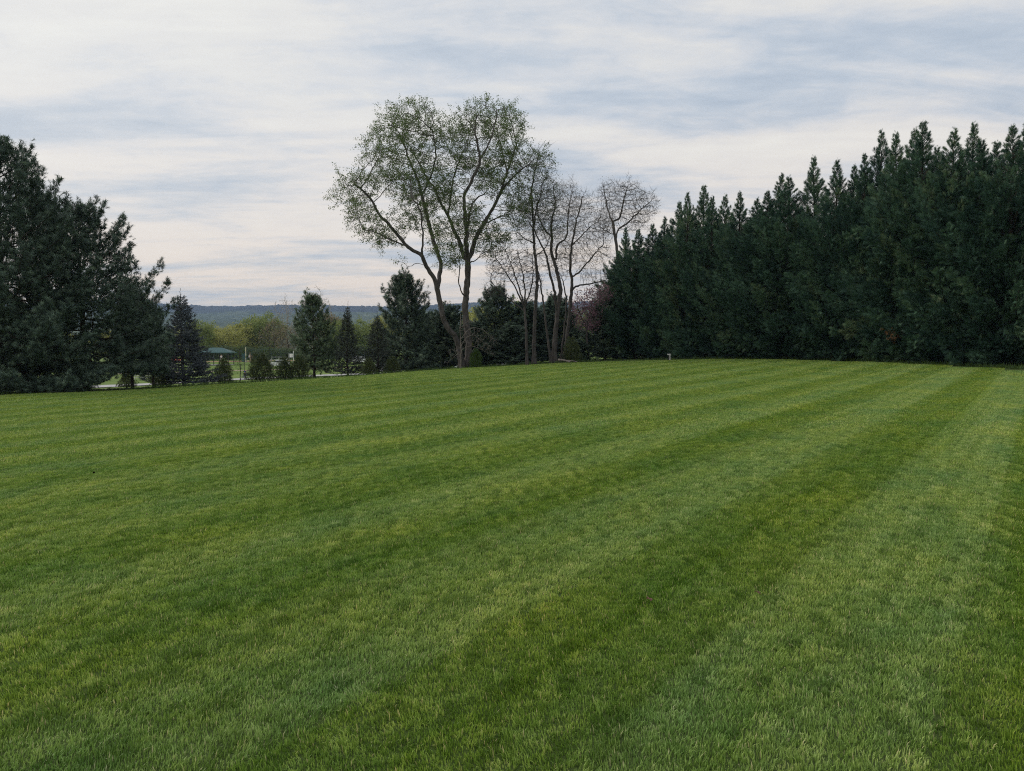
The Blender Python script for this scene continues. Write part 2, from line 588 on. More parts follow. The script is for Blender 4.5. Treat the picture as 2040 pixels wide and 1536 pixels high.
M = dict(
    blade=grass_blade_mat(), lawn=lawn_mat(), field=field_mat(), asphalt=asphalt_mat(), hills=hills_mat(),
    maple_bark=bark_mat('maple_bark', (0.040, 0.036, 0.033), (0.125, 0.113, 0.105)),
    moss_bark=bark_mat('grey_bark', (0.036, 0.033, 0.031), (0.110, 0.100, 0.092)),
    dark_bark=bark_mat('conifer_bark', (0.020, 0.016, 0.013), (0.070, 0.055, 0.045)),
    pale_bark=bark_mat('pale_bark', (0.22, 0.20, 0.17), (0.50, 0.47, 0.42)),
    twig_bark=bark_mat('twig_bark', (0.085, 0.078, 0.070), (0.19, 0.175, 0.155)),
    dead_wood=bark_mat('dead_wood', (0.09, 0.08, 0.07), (0.24, 0.215, 0.19)),
    maple_leaf=foliage_mat('maple_leaf', [(0.0, (0.066, 0.108, 0.034)), (0.5, (0.115, 0.172, 0.054)), (1.0, (0.18, 0.235, 0.085))], 0.5, 0.15),
    bud=foliage_mat('spring_bud', [(0.0, (0.07, 0.06, 0.045)), (0.5, (0.12, 0.11, 0.06)), (1.0, (0.17, 0.19, 0.07))], 0.3),
    pine=foliage_mat('white_pine_needle', [(0.0, (0.055, 0.092, 0.070)), (0.5, (0.108, 0.162, 0.115)), (1.0, (0.18, 0.245, 0.155))], 0.15, 0.2),
    pine_light=foliage_mat('young_pine_needle', [(0.0, (0.055, 0.095, 0.055)), (0.5, (0.115, 0.175, 0.098)), (1.0, (0.19, 0.26, 0.14))], 0.2, 0.2),
    spruce=foliage_mat('blue_spruce_needle', [(0.0, (0.045, 0.055, 0.062)), (0.5, (0.085, 0.105, 0.115)), (1.0, (0.16, 0.19, 0.205))], 0.1),
    spruce_green=foliage_mat('spruce_needle', [(0.0, (0.038, 0.050, 0.040)), (0.5, (0.070, 0.088, 0.068)), (1.0, (0.12, 0.14, 0.11))], 0.1),
    cypress=foliage_mat('cypress_spray', [(0.0, (0.026, 0.062, 0.045)), (0.45, (0.066, 0.132, 0.084)), (0.85, (0.112, 0.190, 0.104)), (1.0, (0.15, 0.20, 0.105))], 0.15, 0.2, var=0.4),
    cypress_brown=foliage_mat('dead_cypress_spray', [(0.0, (0.16, 0.085, 0.040)), (1.0, (0.40, 0.23, 0.11))], 0.1),
    shrub=foliage_mat('shrub_spray', [(0.0, (0.046, 0.068, 0.026)), (0.5, (0.088, 0.122, 0.046)), (1.0, (0.155, 0.165, 0.07))], 0.2),
    shrub_bright=foliage_mat('fresh_leaf', [(0.0, (0.045, 0.085, 0.022)), (1.0, (0.11, 0.18, 0.045))], 0.35),
    redbud=foliage_mat('redbud_blossom', [(0.0, (0.16, 0.085, 0.115)), (0.5, (0.26, 0.145, 0.185)), (1.0, (0.36, 0.23, 0.27))], 0.3),
    spring_yellow=foliage_mat('spring_leaf_yellow', [(0.0, (0.24, 0.26, 0.06)), (0.5, (0.38, 0.39, 0.10)), (1.0, (0.50, 0.48, 0.17))], 0.35),
    spring_green=foliage_mat('spring_leaf_green', [(0.0, (0.14, 0.19, 0.045)), (0.5, (0.23, 0.29, 0.075)), (1.0, (0.32, 0.36, 0.12))], 0.35),
    thicket=foliage_mat('thicket_leaf', [(0.0, (0.05, 0.085, 0.026)), (0.5, (0.085, 0.125, 0.042)), (1.0, (0.14, 0.18, 0.07))], 0.3),
    spring_tan=foliage_mat('spring_leaf_tan', [(0.0, (0.15, 0.125, 0.07)), (0.5, (0.23, 0.19, 0.10)), (1.0, (0.32, 0.26, 0.14))], 0.3),
    green_roof=plain_mat('green_roof', (0.025, 0.088, 0.088), 0.6),
    post_dark=plain_mat('dark_post', (0.035, 0.035, 0.035), 0.5),
    white_paint=plain_mat('white_paint', (0.75, 0.75, 0.74), 0.45),
    cream=plain_mat('cream_paint', (0.62, 0.57, 0.42), 0.5),
    aluminium=plain_mat('aluminium', (0.55, 0.55, 0.56), 0.4, 0.6),
    teal=plain_mat('teal_plastic', (0.030, 0.085, 0.095), 0.45),
    fence_green=plain_mat('fence_green', (0.03, 0.07, 0.06), 0.5),
    red=plain_mat('red_canvas', (0.45, 0.07, 0.035), 0.7),
    skin=plain_mat('skin', (0.38, 0.22, 0.15), 0.55),
    shirt_white=plain_mat('white_shirt', (0.75, 0.75, 0.76), 0.85),
    grey_cloth=plain_mat('grey_cloth', (0.22, 0.21, 0.22), 0.9),
    maroon=plain_mat('maroon_cloth', (0.17, 0.035, 0.04), 0.9),
    blue_cloth=plain_mat('blue_cloth', (0.035, 0.07, 0.27), 0.85),
    denim=plain_mat('dark_cloth', (0.03, 0.03, 0.045), 0.9),
    hair=plain_mat('dark_hair', (0.02, 0.015, 0.012), 0.7),
    car_white=plain_mat('white_car_paint', (0.74, 0.75, 0.76), 0.25, 0, 0.03),
    car_grey=plain_mat('grey_car_paint', (0.30, 0.30, 0.33), 0.25, 0.3, 0.03),
    glass=plain_mat('dark_glass', (0.02, 0.025, 0.03), 0.08, 0, 0.02, spec=0.8),
    tyre=plain_mat('tyre_rubber', (0.02, 0.02, 0.02), 0.85),
    lamp=plain_mat('lamp_glass', (0.7, 0.7, 0.68), 0.15, 0, 0.03, spec=0.8),
    fallen=plain_mat('dry_leaf', (0.36, 0.20, 0.16), 0.8, 0, 0.3, 30),
    fallen_dark=plain_mat('rotten_leaf', (0.020, 0.014, 0.010), 0.8),
    infield=plain_mat('infield_clay', (0.30, 0.17, 0.09), 0.95),
    sand=plain_mat('sand', (0.42, 0.34, 0.24), 0.95),
)

# ------------------------------------------------------------------ terrain
CP = []
for px, py, Y in ((0, 787, 33.5), (130, 782, 38), (250, 777, 42), (380, 769, 47), (500, 762, 50), (620, 755, 52), (700, 750, 53), (800, 742, 54), (920, 733.5, 55.5), (1010, 729, 57), (1100, 724, 58), (1220, 720, 58.5), (1330, 717, 57), (1500, 715, 51), (1620, 717, 47), (1750, 721.5, 42), (1900, 728.5, 37.5), (2040, 736, 34)):
    p = pix(px, py, Y)
    CP.append(tuple(p))
CP += [(0, 0, 0), (-3, 4, -.06), (3, 4, .04), (0, 10, .02), (-8, 12, -.24), (8, 12, .17), (0, -12, 0), (-12, -8, -.2), (12, -8, .15), (0, 26, .07), (-11, 26, -.33), (13, 26, .33), (-30, 20, -.7), (32, 18, .6), (-24, 58, -1.35), (-38, 55, -1.7),
       (-24, 70, -2.0), (-36, 70, -2.35), (-48, 68, -2.6), (-14, 70, -1.25), (-4.5, 72, -.35), (4, 75, .1), (16, 75, .65), (30, 60, .9), (38, 42, .85), (34, 26, .7),
       (-90, 105, -4.6), (-52, 105, -3.75), (-35, 105, -2.8), (-23, 105, -2.35), (0, 105, -1.8), (30, 105, -.9), (80, 105, 0),
       (-140, 190, -3.6), (-95, 190, -2.8), (-71.5, 190, -2.2), (-40, 190, -1.9), (0, 190, -1.5), (80, 190, -.5), (-200, 270, -4), (-100, 270, -3), (0, 270, -2.2), (120, 270, -1), (-60, -40, -1), (60, -40, 1), (0, -60, 0), (-90, 40, -3), (90, 40, 1)]
CP = np.array(CP)


def tps_fit(C):
    n = len(C)
    d = np.linalg.norm(C[:, None, :2] - C[None, :, :2], axis=2)
    K = np.where(d > 0, d * d * np.log(np.maximum(d, 1e-9)), 0.0) + np.eye(n) * 0.5
    Pm = np.hstack((np.ones((n, 1)), C[:, :2]))
    A = np.block([[K, Pm], [Pm.T, np.zeros((3, 3))]])
    return np.linalg.solve(A, np.concatenate((C[:, 2], np.zeros(3))))


TW = tps_fit(CP)


def hz(x, y):
    x, y = np.asarray(x, float), np.asarray(y, float)
    sh = np.broadcast(x, y).shape
    X, Yv = np.broadcast_to(x, sh).ravel(), np.broadcast_to(y, sh).ravel()
    # beyond the surveyed square the ground runs on level
    Xc, Yc = np.clip(X, -190, 130), np.clip(Yv, -55, 275)
    out = np.full(len(X), TW[-3]) + TW[-2] * Xc + TW[-1] * Yc
    for i, c in enumerate(CP):
        d2 = (Xc - c[0]) ** 2 + (Yc - c[1]) ** 2
        out += TW[i] * np.where(d2 > 1e-12, 0.5 * d2 * np.log(np.maximum(d2, 1e-12)), 0.0)
    out = out.reshape(sh)
    return float(out) if sh == () else out


def ground(x, y):
    return (x, y, hz(x, y))


def grid_mesh(name, xs, ys, zfun, mat, smooth=True):
    X, Yv = np.meshgrid(xs, ys)
    Z = zfun(X, Yv)
    V = np.stack((X, Yv, Z), -1).reshape(-1, 3)
    nx, ny = len(xs), len(ys)
    i = (np.arange(ny - 1)[:, None] * nx + np.arange(nx - 1)[None]).ravel()
    Q = np.stack((i, i + 1, i + nx + 1, i + nx), 1)
    return mesh_tris(name, V, Q, None, smooth, mat), V


# far edge of the mown lawn, left to right, seen from above
EDGE = np.array([(-60, 10), (-34, 27), (-22.6, 32.8)] + [(c[0], c[1]) for c in CP[1:18]] + [(26, 27), (32, 14), (38, 0)])
LAWN = [tuple(p) for p in EDGE] + [(38, -30), (-60, -30)]


def inside(X, Yv, poly):
    X, Yv = np.asarray(X, float), np.asarray(Yv, float)
    r = np.zeros(X.shape, bool)
    n = len(poly)
    for i in range(n):
        x1, y1 = poly[i]
        x2, y2 = poly[(i + 1) % n]
        if y1 == y2:
            continue
        c = ((y1 > Yv) != (y2 > Yv)) & (X < (x2 - x1) * (Yv - y1) / (y2 - y1) + x1)
        r ^= c
    return r


LX0, LX1, LY0, LY1 = -60.0, 48.0, -24.0, 82.0
me, V = grid_mesh('lawn', np.arange(LX0, LX1 + .1, 0.75), np.arange(LY0, LY1 + .1, 0.75), hz, M['lawn'])
mown = inside(V[:, 0], V[:, 1], LAWN).astype(np.float32)
me.attributes.new('mown', 'FLOAT', 'POINT').data.foreach_set('value', mown)
tag(obj('lawn', me), kind='structure')


def gz(X, Yv):
    z = hz(X, Yv)
    ins = (X > LX0 + 1) & (X < LX1 - 1) & (Yv > LY0 + 1) & (Yv < LY1 - 1)
    return z - np.where(ins, 0.35, 0.012)


gx = np.unique(np.concatenate((np.linspace(-3000, -200, 29), np.arange(-200, 140.1, 4), np.linspace(140, 3000, 29))))
gy = np.unique(np.concatenate((np.linspace(-800, -60, 10), np.arange(-60, 280.1, 4), np.linspace(280, 1500, 24))))
me, _ = grid_mesh('ground', gx, gy, gz, M['field'])
tag(obj('ground', me), kind='structure')


def ribbon(name, center, width, mat, lift, step=2.0, thick=True):
    P = catmull([(x, y, 0) for x, y in center], step)
    t = unit(np.gradient(P, axis=0))
    nrm = np.stack((-t[:, 1], t[:, 0], np.zeros(len(P))), 1)
    cols = np.linspace(-0.5, 0.5, 7)
    V = P[:, None] + nrm[:, None] * (cols * width)[None, :, None]
    V = V.reshape(-1, 3)
    V[:, 2] = hz(V[:, 0], V[:, 1]) + lift
    nx = len(cols)
    i = (np.arange(len(P) - 1)[:, None] * nx + np.arange(nx - 1)[None]).ravel()
    return mesh_tris(name, V, np.stack((i, i + 1, i + nx + 1, i + nx), 1), None, True, mat)


ROAD = [(-190, 96), (-120, 101), (-75, 104), (-45, 106), (-20, 110), (10, 118), (50, 132), (120, 160)]
tag(obj('road', ribbon('road', ROAD, 11.0, M['asphalt'], 0.06)), kind='structure')
tag(obj('path', ribbon('path', [(-150, 138), (-95, 143), (-60, 146), (-30, 150), (0, 158)], 1.8, M['sand'], 0.05)), kind='structure')
tag(obj('infield_ground', ribbon('infield_ground', [(-110, 193), (-85, 192), (-60, 192), (-48, 193)], 7, M['infield'], 0.05)), kind='structure')


def build_hills():
    xs = np.concatenate((np.linspace(-9000, -2700, 90), np.arange(-2690, 1200, 11.0), np.linspace(1210, 9000, 110)))
    ys = np.concatenate((np.linspace(900, 1900, 40), np.linspace(1915, 4250, 150), np.linspace(4280, 6500, 24)))
    prof_y = [900, 1200, 1500, 1900, 2300, 2800, 3300, 3700, 4000, 4200, 4500, 5200, 6500]
    prof_z = [-14, -6, 14, 44, 66, 104, 140, 170, 216, 236, 232, 190, 120]
    r2 = np.random.default_rng(5)
    X, Yv = np.meshgrid(xs, ys)
    base = np.interp(Yv, prof_y, prof_z)
    mod = 1 + 0.035 * np.sin(X / 410 + 1.0) + 0.025 * np.sin(X / 163 + Yv / 500) + 0.05 * np.sin(X / 1500 - 0.6)
    dip = 0.10 * np.sin(X / 260 + Yv / 330) * np.exp(-((Yv - 2700) / 700) ** 2)
    ph = r2.uniform(0, 6.28, 14)
    roll = sum(np.sin(X * k1 + Yv * k2 + p) for k1, k2, p in zip(r2.normal(0, .012, 14), r2.normal(0, .009, 14), ph)) * 1.3
    Z = base * (mod + dip) + roll + r2.normal(0, 1, X.shape) * 2.6 + (r2.random(X.shape) ** 3) * 5
    V = np.stack((X, Yv, Z), -1).reshape(-1, 3)
    nx = len(xs)
    i = (np.arange(len(ys) - 1)[:, None] * nx + np.arange(nx - 1)[None]).ravel()
    # bare, still leafless wood along the crest; greening wood on the lower slopes
    edge = 3640 + 150 * np.sin(X / 330 + 0.8) + 90 * np.sin(X / 121) + 60 * r2.normal(0, 1, X.shape)
    tint = np.clip((Yv - edge) / 130, 0, 1)
    me = mesh_tris('hills', V, np.stack((i, i + 1, i + nx + 1, i + nx), 1), tint.ravel(), False, M['hills'])
    tag(obj('hills', me), kind='structure')


build_hills()


def build_haze():
    bm = bmesh.new()
    add_box(bm, (0, 3100, 145), (19000, 7000, 330))
    m, n, l, out = new_mat('haze_air')
    v = N(n, 'ShaderNodeVolumePrincipled')
    v.inputs['Color'].default_value = (0.50, 0.70, 1.0, 1)
    v.inputs['Density'].default_value = 0.000125
    v.inputs['Anisotropy'].default_value = 0.0
    l.new(v.outputs[0], out.inputs['Volume'])
    tag(obj('haze', bm_mesh('haze', bm, m)), kind='stuff')


HAZE = True
if HAZE:
    build_haze()

# ------------------------------------------------------------------ mown grass, as real blades
def blade_tile(name, size, count, h0, h1, w, lean, seed, split=False):
    r = np.random.default_rng(seed)
    x, y = r.uniform(-size / 2, size / 2, count), r.uniform(-size / 2, size / 2, count)
    # slightly clumped
    x += np.sin(y * 37 + 1) * 0.012
    # tufts: blades of one tuft share height, colour and lay
    nt = max(40, int((size / 0.075) ** 2 * 0.8)) if size < 1 else 420
    tx, ty = r.uniform(-size / 2, size / 2, nt), r.uniform(-size / 2, size / 2, nt)
    own = ((x[:, None] - tx[None]) ** 2 + (y[:, None] - ty[None]) ** 2).argmin(1)
    h = r.uniform(h0, h1, count) * (0.8 + 0.4 * r.random(count)) * r.uniform(.70, 1.30, nt)[own]
    az = r.normal(math.pi / 2, 0.60, count) + r.normal(0, 0.75, nt)[own]
    if split:
        az = np.where(x < 0, az, az + math.pi)
    az = np.where(r.random(count) < 0.22, r.uniform(0, 6.28, count), az)
    ln = np.clip(r.normal(lean, 0.30, count), 0.05, 1.35)
    d = np.stack((np.cos(az), np.sin(az)), 1)
    fa = r.uniform(0, 3.14, count)                       # which way the flat of the blade faces
    wx = np.stack((np.cos(fa), np.sin(fa)), 1) * (w * r.uniform(0.7, 1.3, count) / 2)[:, None]
    b = np.stack((x, y), 1)
    m1 = b + d * (h * 0.5 * np.sin(ln * 0.6))[:, None]
    z1 = h * 0.5 * np.cos(ln * 0.6)
    tp = m1 + d * (h * 0.5 * np.sin(ln * 1.35))[:, None]
    z2 = z1 + h * 0.5 * np.cos(ln * 1.35)
    V = np.zeros((count, 5, 3))
    V[:, 0, :2], V[:, 1, :2] = b - wx, b + wx
    V[:, 0:2, 2] = -0.01
    V[:, 2, :2], V[:, 3, :2] = m1 + wx * 0.8, m1 - wx * 0.8
    V[:, 2, 2] = V[:, 3, 2] = z1
    V[:, 4, :2], V[:, 4, 2] = tp, z2
    Fb = np.array(((0, 1, 2), (0, 2, 3), (3, 2, 4)))
    F = (Fb[None] + (np.arange(count) * 5)[:, None, None]).reshape(-1, 3)
    t = np.clip(r.normal(0.45, 0.18, count) + r.normal(0, .17, nt)[own], 0, 0.93)
    t = np.where(r.random(count) < 0.025, 1.0, t)
    me = mesh_tris(name, V.reshape(-1, 3), F, np.repeat(t, 5), False, M['blade'])
    return bpy.data.objects.new(name, me)


def build_grass():
    T0 = S_PERIOD / 4
    tiles = bpy.data.collections.new('grass_tiles')
    for k in range(4):
        tiles.objects.link(blade_tile('tile_a%d' % k, T0, 4200, .016, .034, .0052, 0.44, 20 + k))
    for k in range(3):
        tiles.objects.link(blade_tile('tile_b%d' % k, T0 * 2, 4200, .018, .036, .0095, 0.44, 40 + k))
    for k in range(3):
        tiles.objects.link(blade_tile('tile_c%d' % k, T0 * 4, 4000, .020, .038, .022, 0.44, 60 + k, True))
    r = np.random.default_rng(3)
    pos, rot, idx = [], [], []

    def put(s, t, lvl):
        x, y = s * MOW_N[0] + t * MOW_D[0], s * MOW_N[1] + t * MOW_D[1]
        size = T0 * (1, 2, 4)[lvl]
        if y < -1 or not inside(np.array([x]), np.array([y]), LAWN)[0]:
            return
        if abs(x) > 0.70 * max(y, 0) + 3.2 + size:
            return
        z = hz(x, y)
        e = size / 2
        nx_, ny_ = (hz(x - e, y) - hz(x + e, y)) / (2 * e), (hz(x, y - e) - hz(x, y + e)) / (2 * e)
        nz = Vector((nx_, ny_, 1)).normalized()
        q = Vector((0, 0, 1)).rotation_difference(nz).to_matrix()
        # tile Y = mowing direction; flipped on the passes mown towards us
        yaw = -MOW_A
        if lvl < 2:
            ph = ((s + S_OFF) / S_PERIOD) % 1.0
            if ph > 0.5:
                yaw += math.pi
        else:
            yaw += math.pi                                # the tile's own two halves lean opposite ways
        pos.append((x, y, z))
        rot.append(tuple((q @ Matrix.Rotation(yaw, 3, 'Z')).to_euler()))
        idx.append((r.integers(0, 4), 4 + r.integers(0, 3), 7 + r.integers(0, 3))[lvl])

    big = T0 * 4
    s0 = -S_OFF - 40 * S_PERIOD
    for i in range(0, 64):
        for j in range(-2, 40):
            s, t = s0 + (i + 0.5) * big, (j + 0.5) * big
            x, y = s * MOW_N[0] + t * MOW_D[0], s * MOW_N[1] + t * MOW_D[1]
            d = math.hypot(x, y)
            if d > 33 + r.normal(0, 1.0):
                put(s, t, 2)
                continue
            for a in (-1, 1):
                for b in (-1, 1):
                    s1, t1 = s + a * big / 4, t + b * big / 4
                    x, y = s1 * MOW_N[0] + t1 * MOW_D[0], s1 * MOW_N[1] + t1 * MOW_D[1]
                    if math.hypot(x, y) > 14.5 + r.normal(0, 0.6):
                        put(s1, t1, 1)
                        continue
                    for a2 in (-1, 1):
                        for b2 in (-1, 1):
                            put(s1 + a2 * big / 8, t1 + b2 * big / 8, 0)
    me = bpy.data.meshes.new('grass')
    me.from_pydata(pos, [], [])
    me.attributes.new('rot', 'FLOAT_VECTOR', 'POINT').data.foreach_set('vector', np.array(rot, np.float32).ravel())
    me.attributes.new('idx', 'INT', 'POINT').data.foreach_set('value', np.array(idx, np.int32))
    me.materials.append(M['blade'])
    o = tag(obj('grass', me), kind='stuff')
    ng = bpy.data.node_groups.new('grass_scatter', 'GeometryNodeTree')
    ng.interface.new_socket('Geometry', in_out='INPUT', socket_type='NodeSocketGeometry')
    ng.interface.new_socket('Geometry', in_out='OUTPUT', socket_type='NodeSocketGeometry')
    nn, ll = ng.nodes, ng.links
    gi, go = nn.new('NodeGroupInput'), nn.new('NodeGroupOutput')
    ci = nn.new('GeometryNodeCollectionInfo')
    ci.inputs['Collection'].default_value = tiles
    ci.inputs['Separate Children'].default_value = True
    ci.inputs['Reset Children'].default_value = True
    ip = nn.new('GeometryNodeInstanceOnPoints')
    ip.inputs['Pick Instance'].default_value = True
    a1 = nn.new('GeometryNodeInputNamedAttribute')
    a1.data_type = 'FLOAT_VECTOR'
    a1.inputs['Name'].default_value = 'rot'
    a2 = nn.new('GeometryNodeInputNamedAttribute')
    a2.data_type = 'INT'
    a2.inputs['Name'].default_value = 'idx'
    e2r = nn.new('FunctionNodeEulerToRotation')
    ll.new(gi.outputs[0], ip.inputs['Points'])
    ll.new(ci.outputs[0], ip.inputs['Instance'])
    ll.new(a1.outputs['Attribute'], e2r.inputs[0])
    ll.new(e2r.outputs[0], ip.inputs['Rotation'])
    ll.new(a2.outputs['Attribute'], ip.inputs['Instance Index'])
    ll.new(ip.outputs[0], go.inputs[0])
    md = o.modifiers.new('scatter', 'NODES')
    md.node_group = ng
    print('grass tiles', len(pos))


build_grass()


def build_edge_grass():
    r = np.random.default_rng(8)
    E = np.array([(c[0], c[1]) for c in CP[0:18]])
    seg = np.linalg.norm(np.diff(E, axis=0), axis=1)
    n = 5200
    q = r.uniform(0, seg.sum(), n)
    cs = np.concatenate(([0], np.cumsum(seg)))
    P = np.stack([np.interp(q, cs, E[:, k]) for k in range(2)], 1)
    d = unit(P)
    P = P + d * (np.abs(r.normal(0, .75, n)) - .12)[:, None]
    pos = np.c_[P, hz(P[:, 0], P[:, 1]) - .01]
    TV, TF = [], []
    for k in range(7):
        a = k * .9
        o = np.array((math.cos(a), math.sin(a), 0))
        t = np.array((-o[1], o[0], 0)) * .045
        b = len(TV)
        TV += [o * .08 - t, o * .08 + t, o * (.30 + .1 * (k % 3)) + (0, 0, .8 + .2 * (k % 2))]
        TF.append((b, b + 1, b + 2))
    h = r.uniform(.07, .22, n) * np.where(r.random(n) < .1, 1.6, 1)
    V, Fc, t = scatter(np.array(TV), np.array(TF), pos, align(np.tile((0, 0, 1.0), (n, 1)) + r.normal(0, .1, (n, 3)), r.uniform(0, 6.28, n)), h, np.clip(r.normal(.45, .25, n), 0, 1))
    tag(obj('edge_grass', mesh_tris('edge_grass', V, Fc, t, False, M['shrub_bright'])), kind='stuff')


build_edge_grass()

# ------------------------------------------------------------------ broadleaved trees grown into a measured outline
def colonize(nodes, parents, A, step, kill, infl, iters, bias, r, jit=0.12):
    pts = [np.array(p, float) for p in nodes]
    par = list(parents)
    A = A.copy()
    P = np.array(pts)
    near = np.empty(len(A), int)
    dist = np.empty(len(A))
    for a in range(0, len(A), 2000):
        d = np.linalg.norm(A[a:a + 2000, None] - P[None], axis=2)
        near[a:a + 2000] = d.argmin(1)
        dist[a:a + 2000] = d.min(1)
    done = set()
    for _ in range(iters):
        m = dist < infl
        if not m.any():
            break
        ids = np.unique(near[m])
        acc = np.zeros((len(pts), 3))
        np.add.at(acc, near[m], unit(A[m] - np.array(pts)[near[m]]))
        new = []
        for i in ids:
            v = unit(acc[i]) + bias + r.normal(0, jit, 3)
            v = v / np.linalg.norm(v)
            q = pts[i] + v * step
            key = (int(i), tuple(np.round(q / (step * .4)).astype(int)))
            if key in done:
                continue
            done.add(key)
            new.append((int(i), q))
        if not new:
            break
        Q = np.array([q for _, q in new])
        base = len(pts)
        for i, q in new:
            pts.append(q)
            par.append(i)
        d = np.linalg.norm(A[:, None] - Q[None], axis=2)
        dm = d.min(1)
        di = d.argmin(1) + base
        up = dm < dist
        near[up] = di[up]
        dist[up] = dm[up]
        keep = dist > kill
        A, near, dist = A[keep], near[keep], dist[keep]
        if len(A) == 0:
            break
    return np.array(pts), np.array(par)


def grow_tree(base, limbs, blobs, r, n_att, step=0.34, kill=0.6, infl=4.0, tip=0.010, expo=2.35, bias=(0, 0, 0.12), Y=56.0, iters=130, jit=0.14, clump=0, pull=0.5, shrink=0.94, sprout=0):
    """limbs: [(attach: index of the limb it leaves or None, [(px, py, depth offset)], r0, r1)]; blobs: [(px, py, rx, ry, depth offset, depth radius, weight)].
    Everything comes back relative to base."""
    base = np.array(base)
    nodes, par, rad, owner = [], [], [], []
    for k, (att, pts, r0, r1) in enumerate(limbs):
        P = np.array([pix(a, b, Y + c) for a, b, c in pts]) - base
        P = catmull(P, step)
        prev = -1
        if att is not None:
            own = [i for i in range(len(nodes)) if owner[i] == att]
            prev = own[int(np.argmin([np.linalg.norm(nodes[i] - P[0]) for i in own]))]
            if np.linalg.norm(nodes[prev] - P[0]) < step * 0.7:
                P = P[1:]
        else:
            P[0] = P[0] * (1, 1, 0) + (0, 0, -0.25)
        for j, p in enumerate(P):
            nodes.append(p + (r.normal(0, step * 0.09, 3) if 0 < j else 0))
            par.append(prev)
            prev = len(nodes) - 1
            rad.append(r0 + (r1 - r0) * j / max(1, len(P) - 1))
            owner.append(k)
    wsum = sum(b[6] * b[2] * b[3] for b in blobs)
    A = []
    for px, py, rx, ry, dY, rd, w in blobs:
        c = pix(px, py, Y + dY) - base
        sc = Y / F_PX
        n = int(n_att * w * rx * ry / wsum)
        v = unit(r.normal(0, 1, (n, 3))) * (r.random(n) ** 0.42)[:, None]
        lump = 1 + .13 * np.sin(v[:, 0] * 6 + px) * np.cos(v[:, 2] * 5 + py) + .10 * np.sin(v[:, 1] * 7 + v[:, 2] * 4 + px * .7)
        A.append(c + v * lump[:, None] * (rx * sc * shrink, rd * shrink, ry * sc * shrink))
    A = np.concatenate(A)
    if sprout:
        # vigorous upright shoots standing out of the outline
        K = A[r.choice(len(A), sprout, False)]
        c = A.mean(0)
        d = unit(unit(K - c) * .8 + (0, 0, .55) + r.normal(0, .25, K.shape))
        ext = [K + d * (step * q) for q in (.8, 1.6, 2.4)]
    if clump:
        # foliage gathers round the ends of the minor limbs
        K = A[r.choice(len(A), clump, False)]
        w = r.uniform(.75, 1.0, clump)
        for a in range(0, len(A), 2000):
            d = np.linalg.norm(A[a:a + 2000, None] - K[None], axis=2) * w[None]
            A[a:a + 2000] += (K[d.argmin(1)] - A[a:a + 2000]) * pull
    if sprout:
        A = np.concatenate([A] + ext)
    n0 = len(nodes)
    pts, par = colonize(nodes, par, A, step, kill, infl, iters, np.array(bias), r, jit)
    n = len(pts)
    pw = np.zeros(n)
    kids = [[] for _ in range(n)]
    for i in range(n):
        if par[i] >= 0:
            kids[par[i]].append(i)
    rr = np.zeros(n)
    for i in range(n - 1, -1, -1):
        if not kids[i]:
            pw[i] = tip ** expo
        rr[i] = pw[i] ** (1 / expo)
        if i < n0:
            rr[i] = max(min(rr[i], rad[i] * 1.25), rad[i] * 0.9)
        if par[i] >= 0:
            pw[par[i]] += pw[i]
    own = np.full(n, -1)
    own[:n0] = owner
    return pts, par, kids, rr, own


def tree_meshes(pts, par, kids, rr, own, n_limbs, thick=0.06):
    """Chains of nodes as tubes: {limb index or -1: [tube, ...]}."""
    n = len(pts)
    out = {}
    starts = [i for i in range(n) if par[i] < 0]
    stack = [(i, False) for i in starts]
    while stack:
        i, has_par = stack.pop()
        ch = [par[i], i] if has_par else [i]
        k = own[i]
        cur = i
        while kids[cur]:
            same = [c for c in kids[cur] if own[c] == own[cur] and own[c] >= 0]
            nxt = same[0] if same else max(kids[cur], key=lambda c: rr[c])
            if own[cur] >= 0 and not same:
                # a traced limb ends here: it runs on into its thickest continuation
                pass
            for c in kids[cur]:
                if c != nxt:
                    stack.append((c, True))
            ch.append(nxt)
            cur = nxt
        P = pts[ch]
        r = rr[ch].copy()
        if has_par:
            r[0] = min(r[0], r[1] * 1.25)
        if len(P) < 2:
            continue
        if not has_par:                                   # root flare
            f = np.clip((0.9 - P[:, 2]) / 0.9, 0, 1)
            r = r * (1 + 0.55 * f ** 2)
        r = r * (1 + np.clip(np.random.default_rng(i).normal(0, .06, len(r)), -.12, .15))
        mx = r.max()
        out.setdefault(int(k), []).append(tube(P, r, 9 if mx > .09 else 6 if mx > .035 else 4 if mx > 0.016 else 3))
    return out


LEAF_V = np.array(((0, 0, 0), (0.34, 0, 0.45), (0, 0.05, 1.0), (-0.34, 0, 0.45)), float)
LEAF_F = np.array(((0, 1, 2), (0, 2, 3)))


def leaves_at(pts, r, per, spread, size, up=0.3, droop=0.0, jit=0.35):
    n = len(pts) * per
    p = np.repeat(pts, per, 0) + r.normal(0, spread, (n, 3))
    d = unit(r.normal(0, 1, (n, 3)) + (0, 0, up - droop))
    s = size * r.uniform(1 - jit, 1 + jit, n)
    return scatter(LEAF_V, LEAF_F, p, align(d, r.uniform(0, 6.28, n)), s, np.clip(r.normal(0.5, 0.25, n), 0, 1))


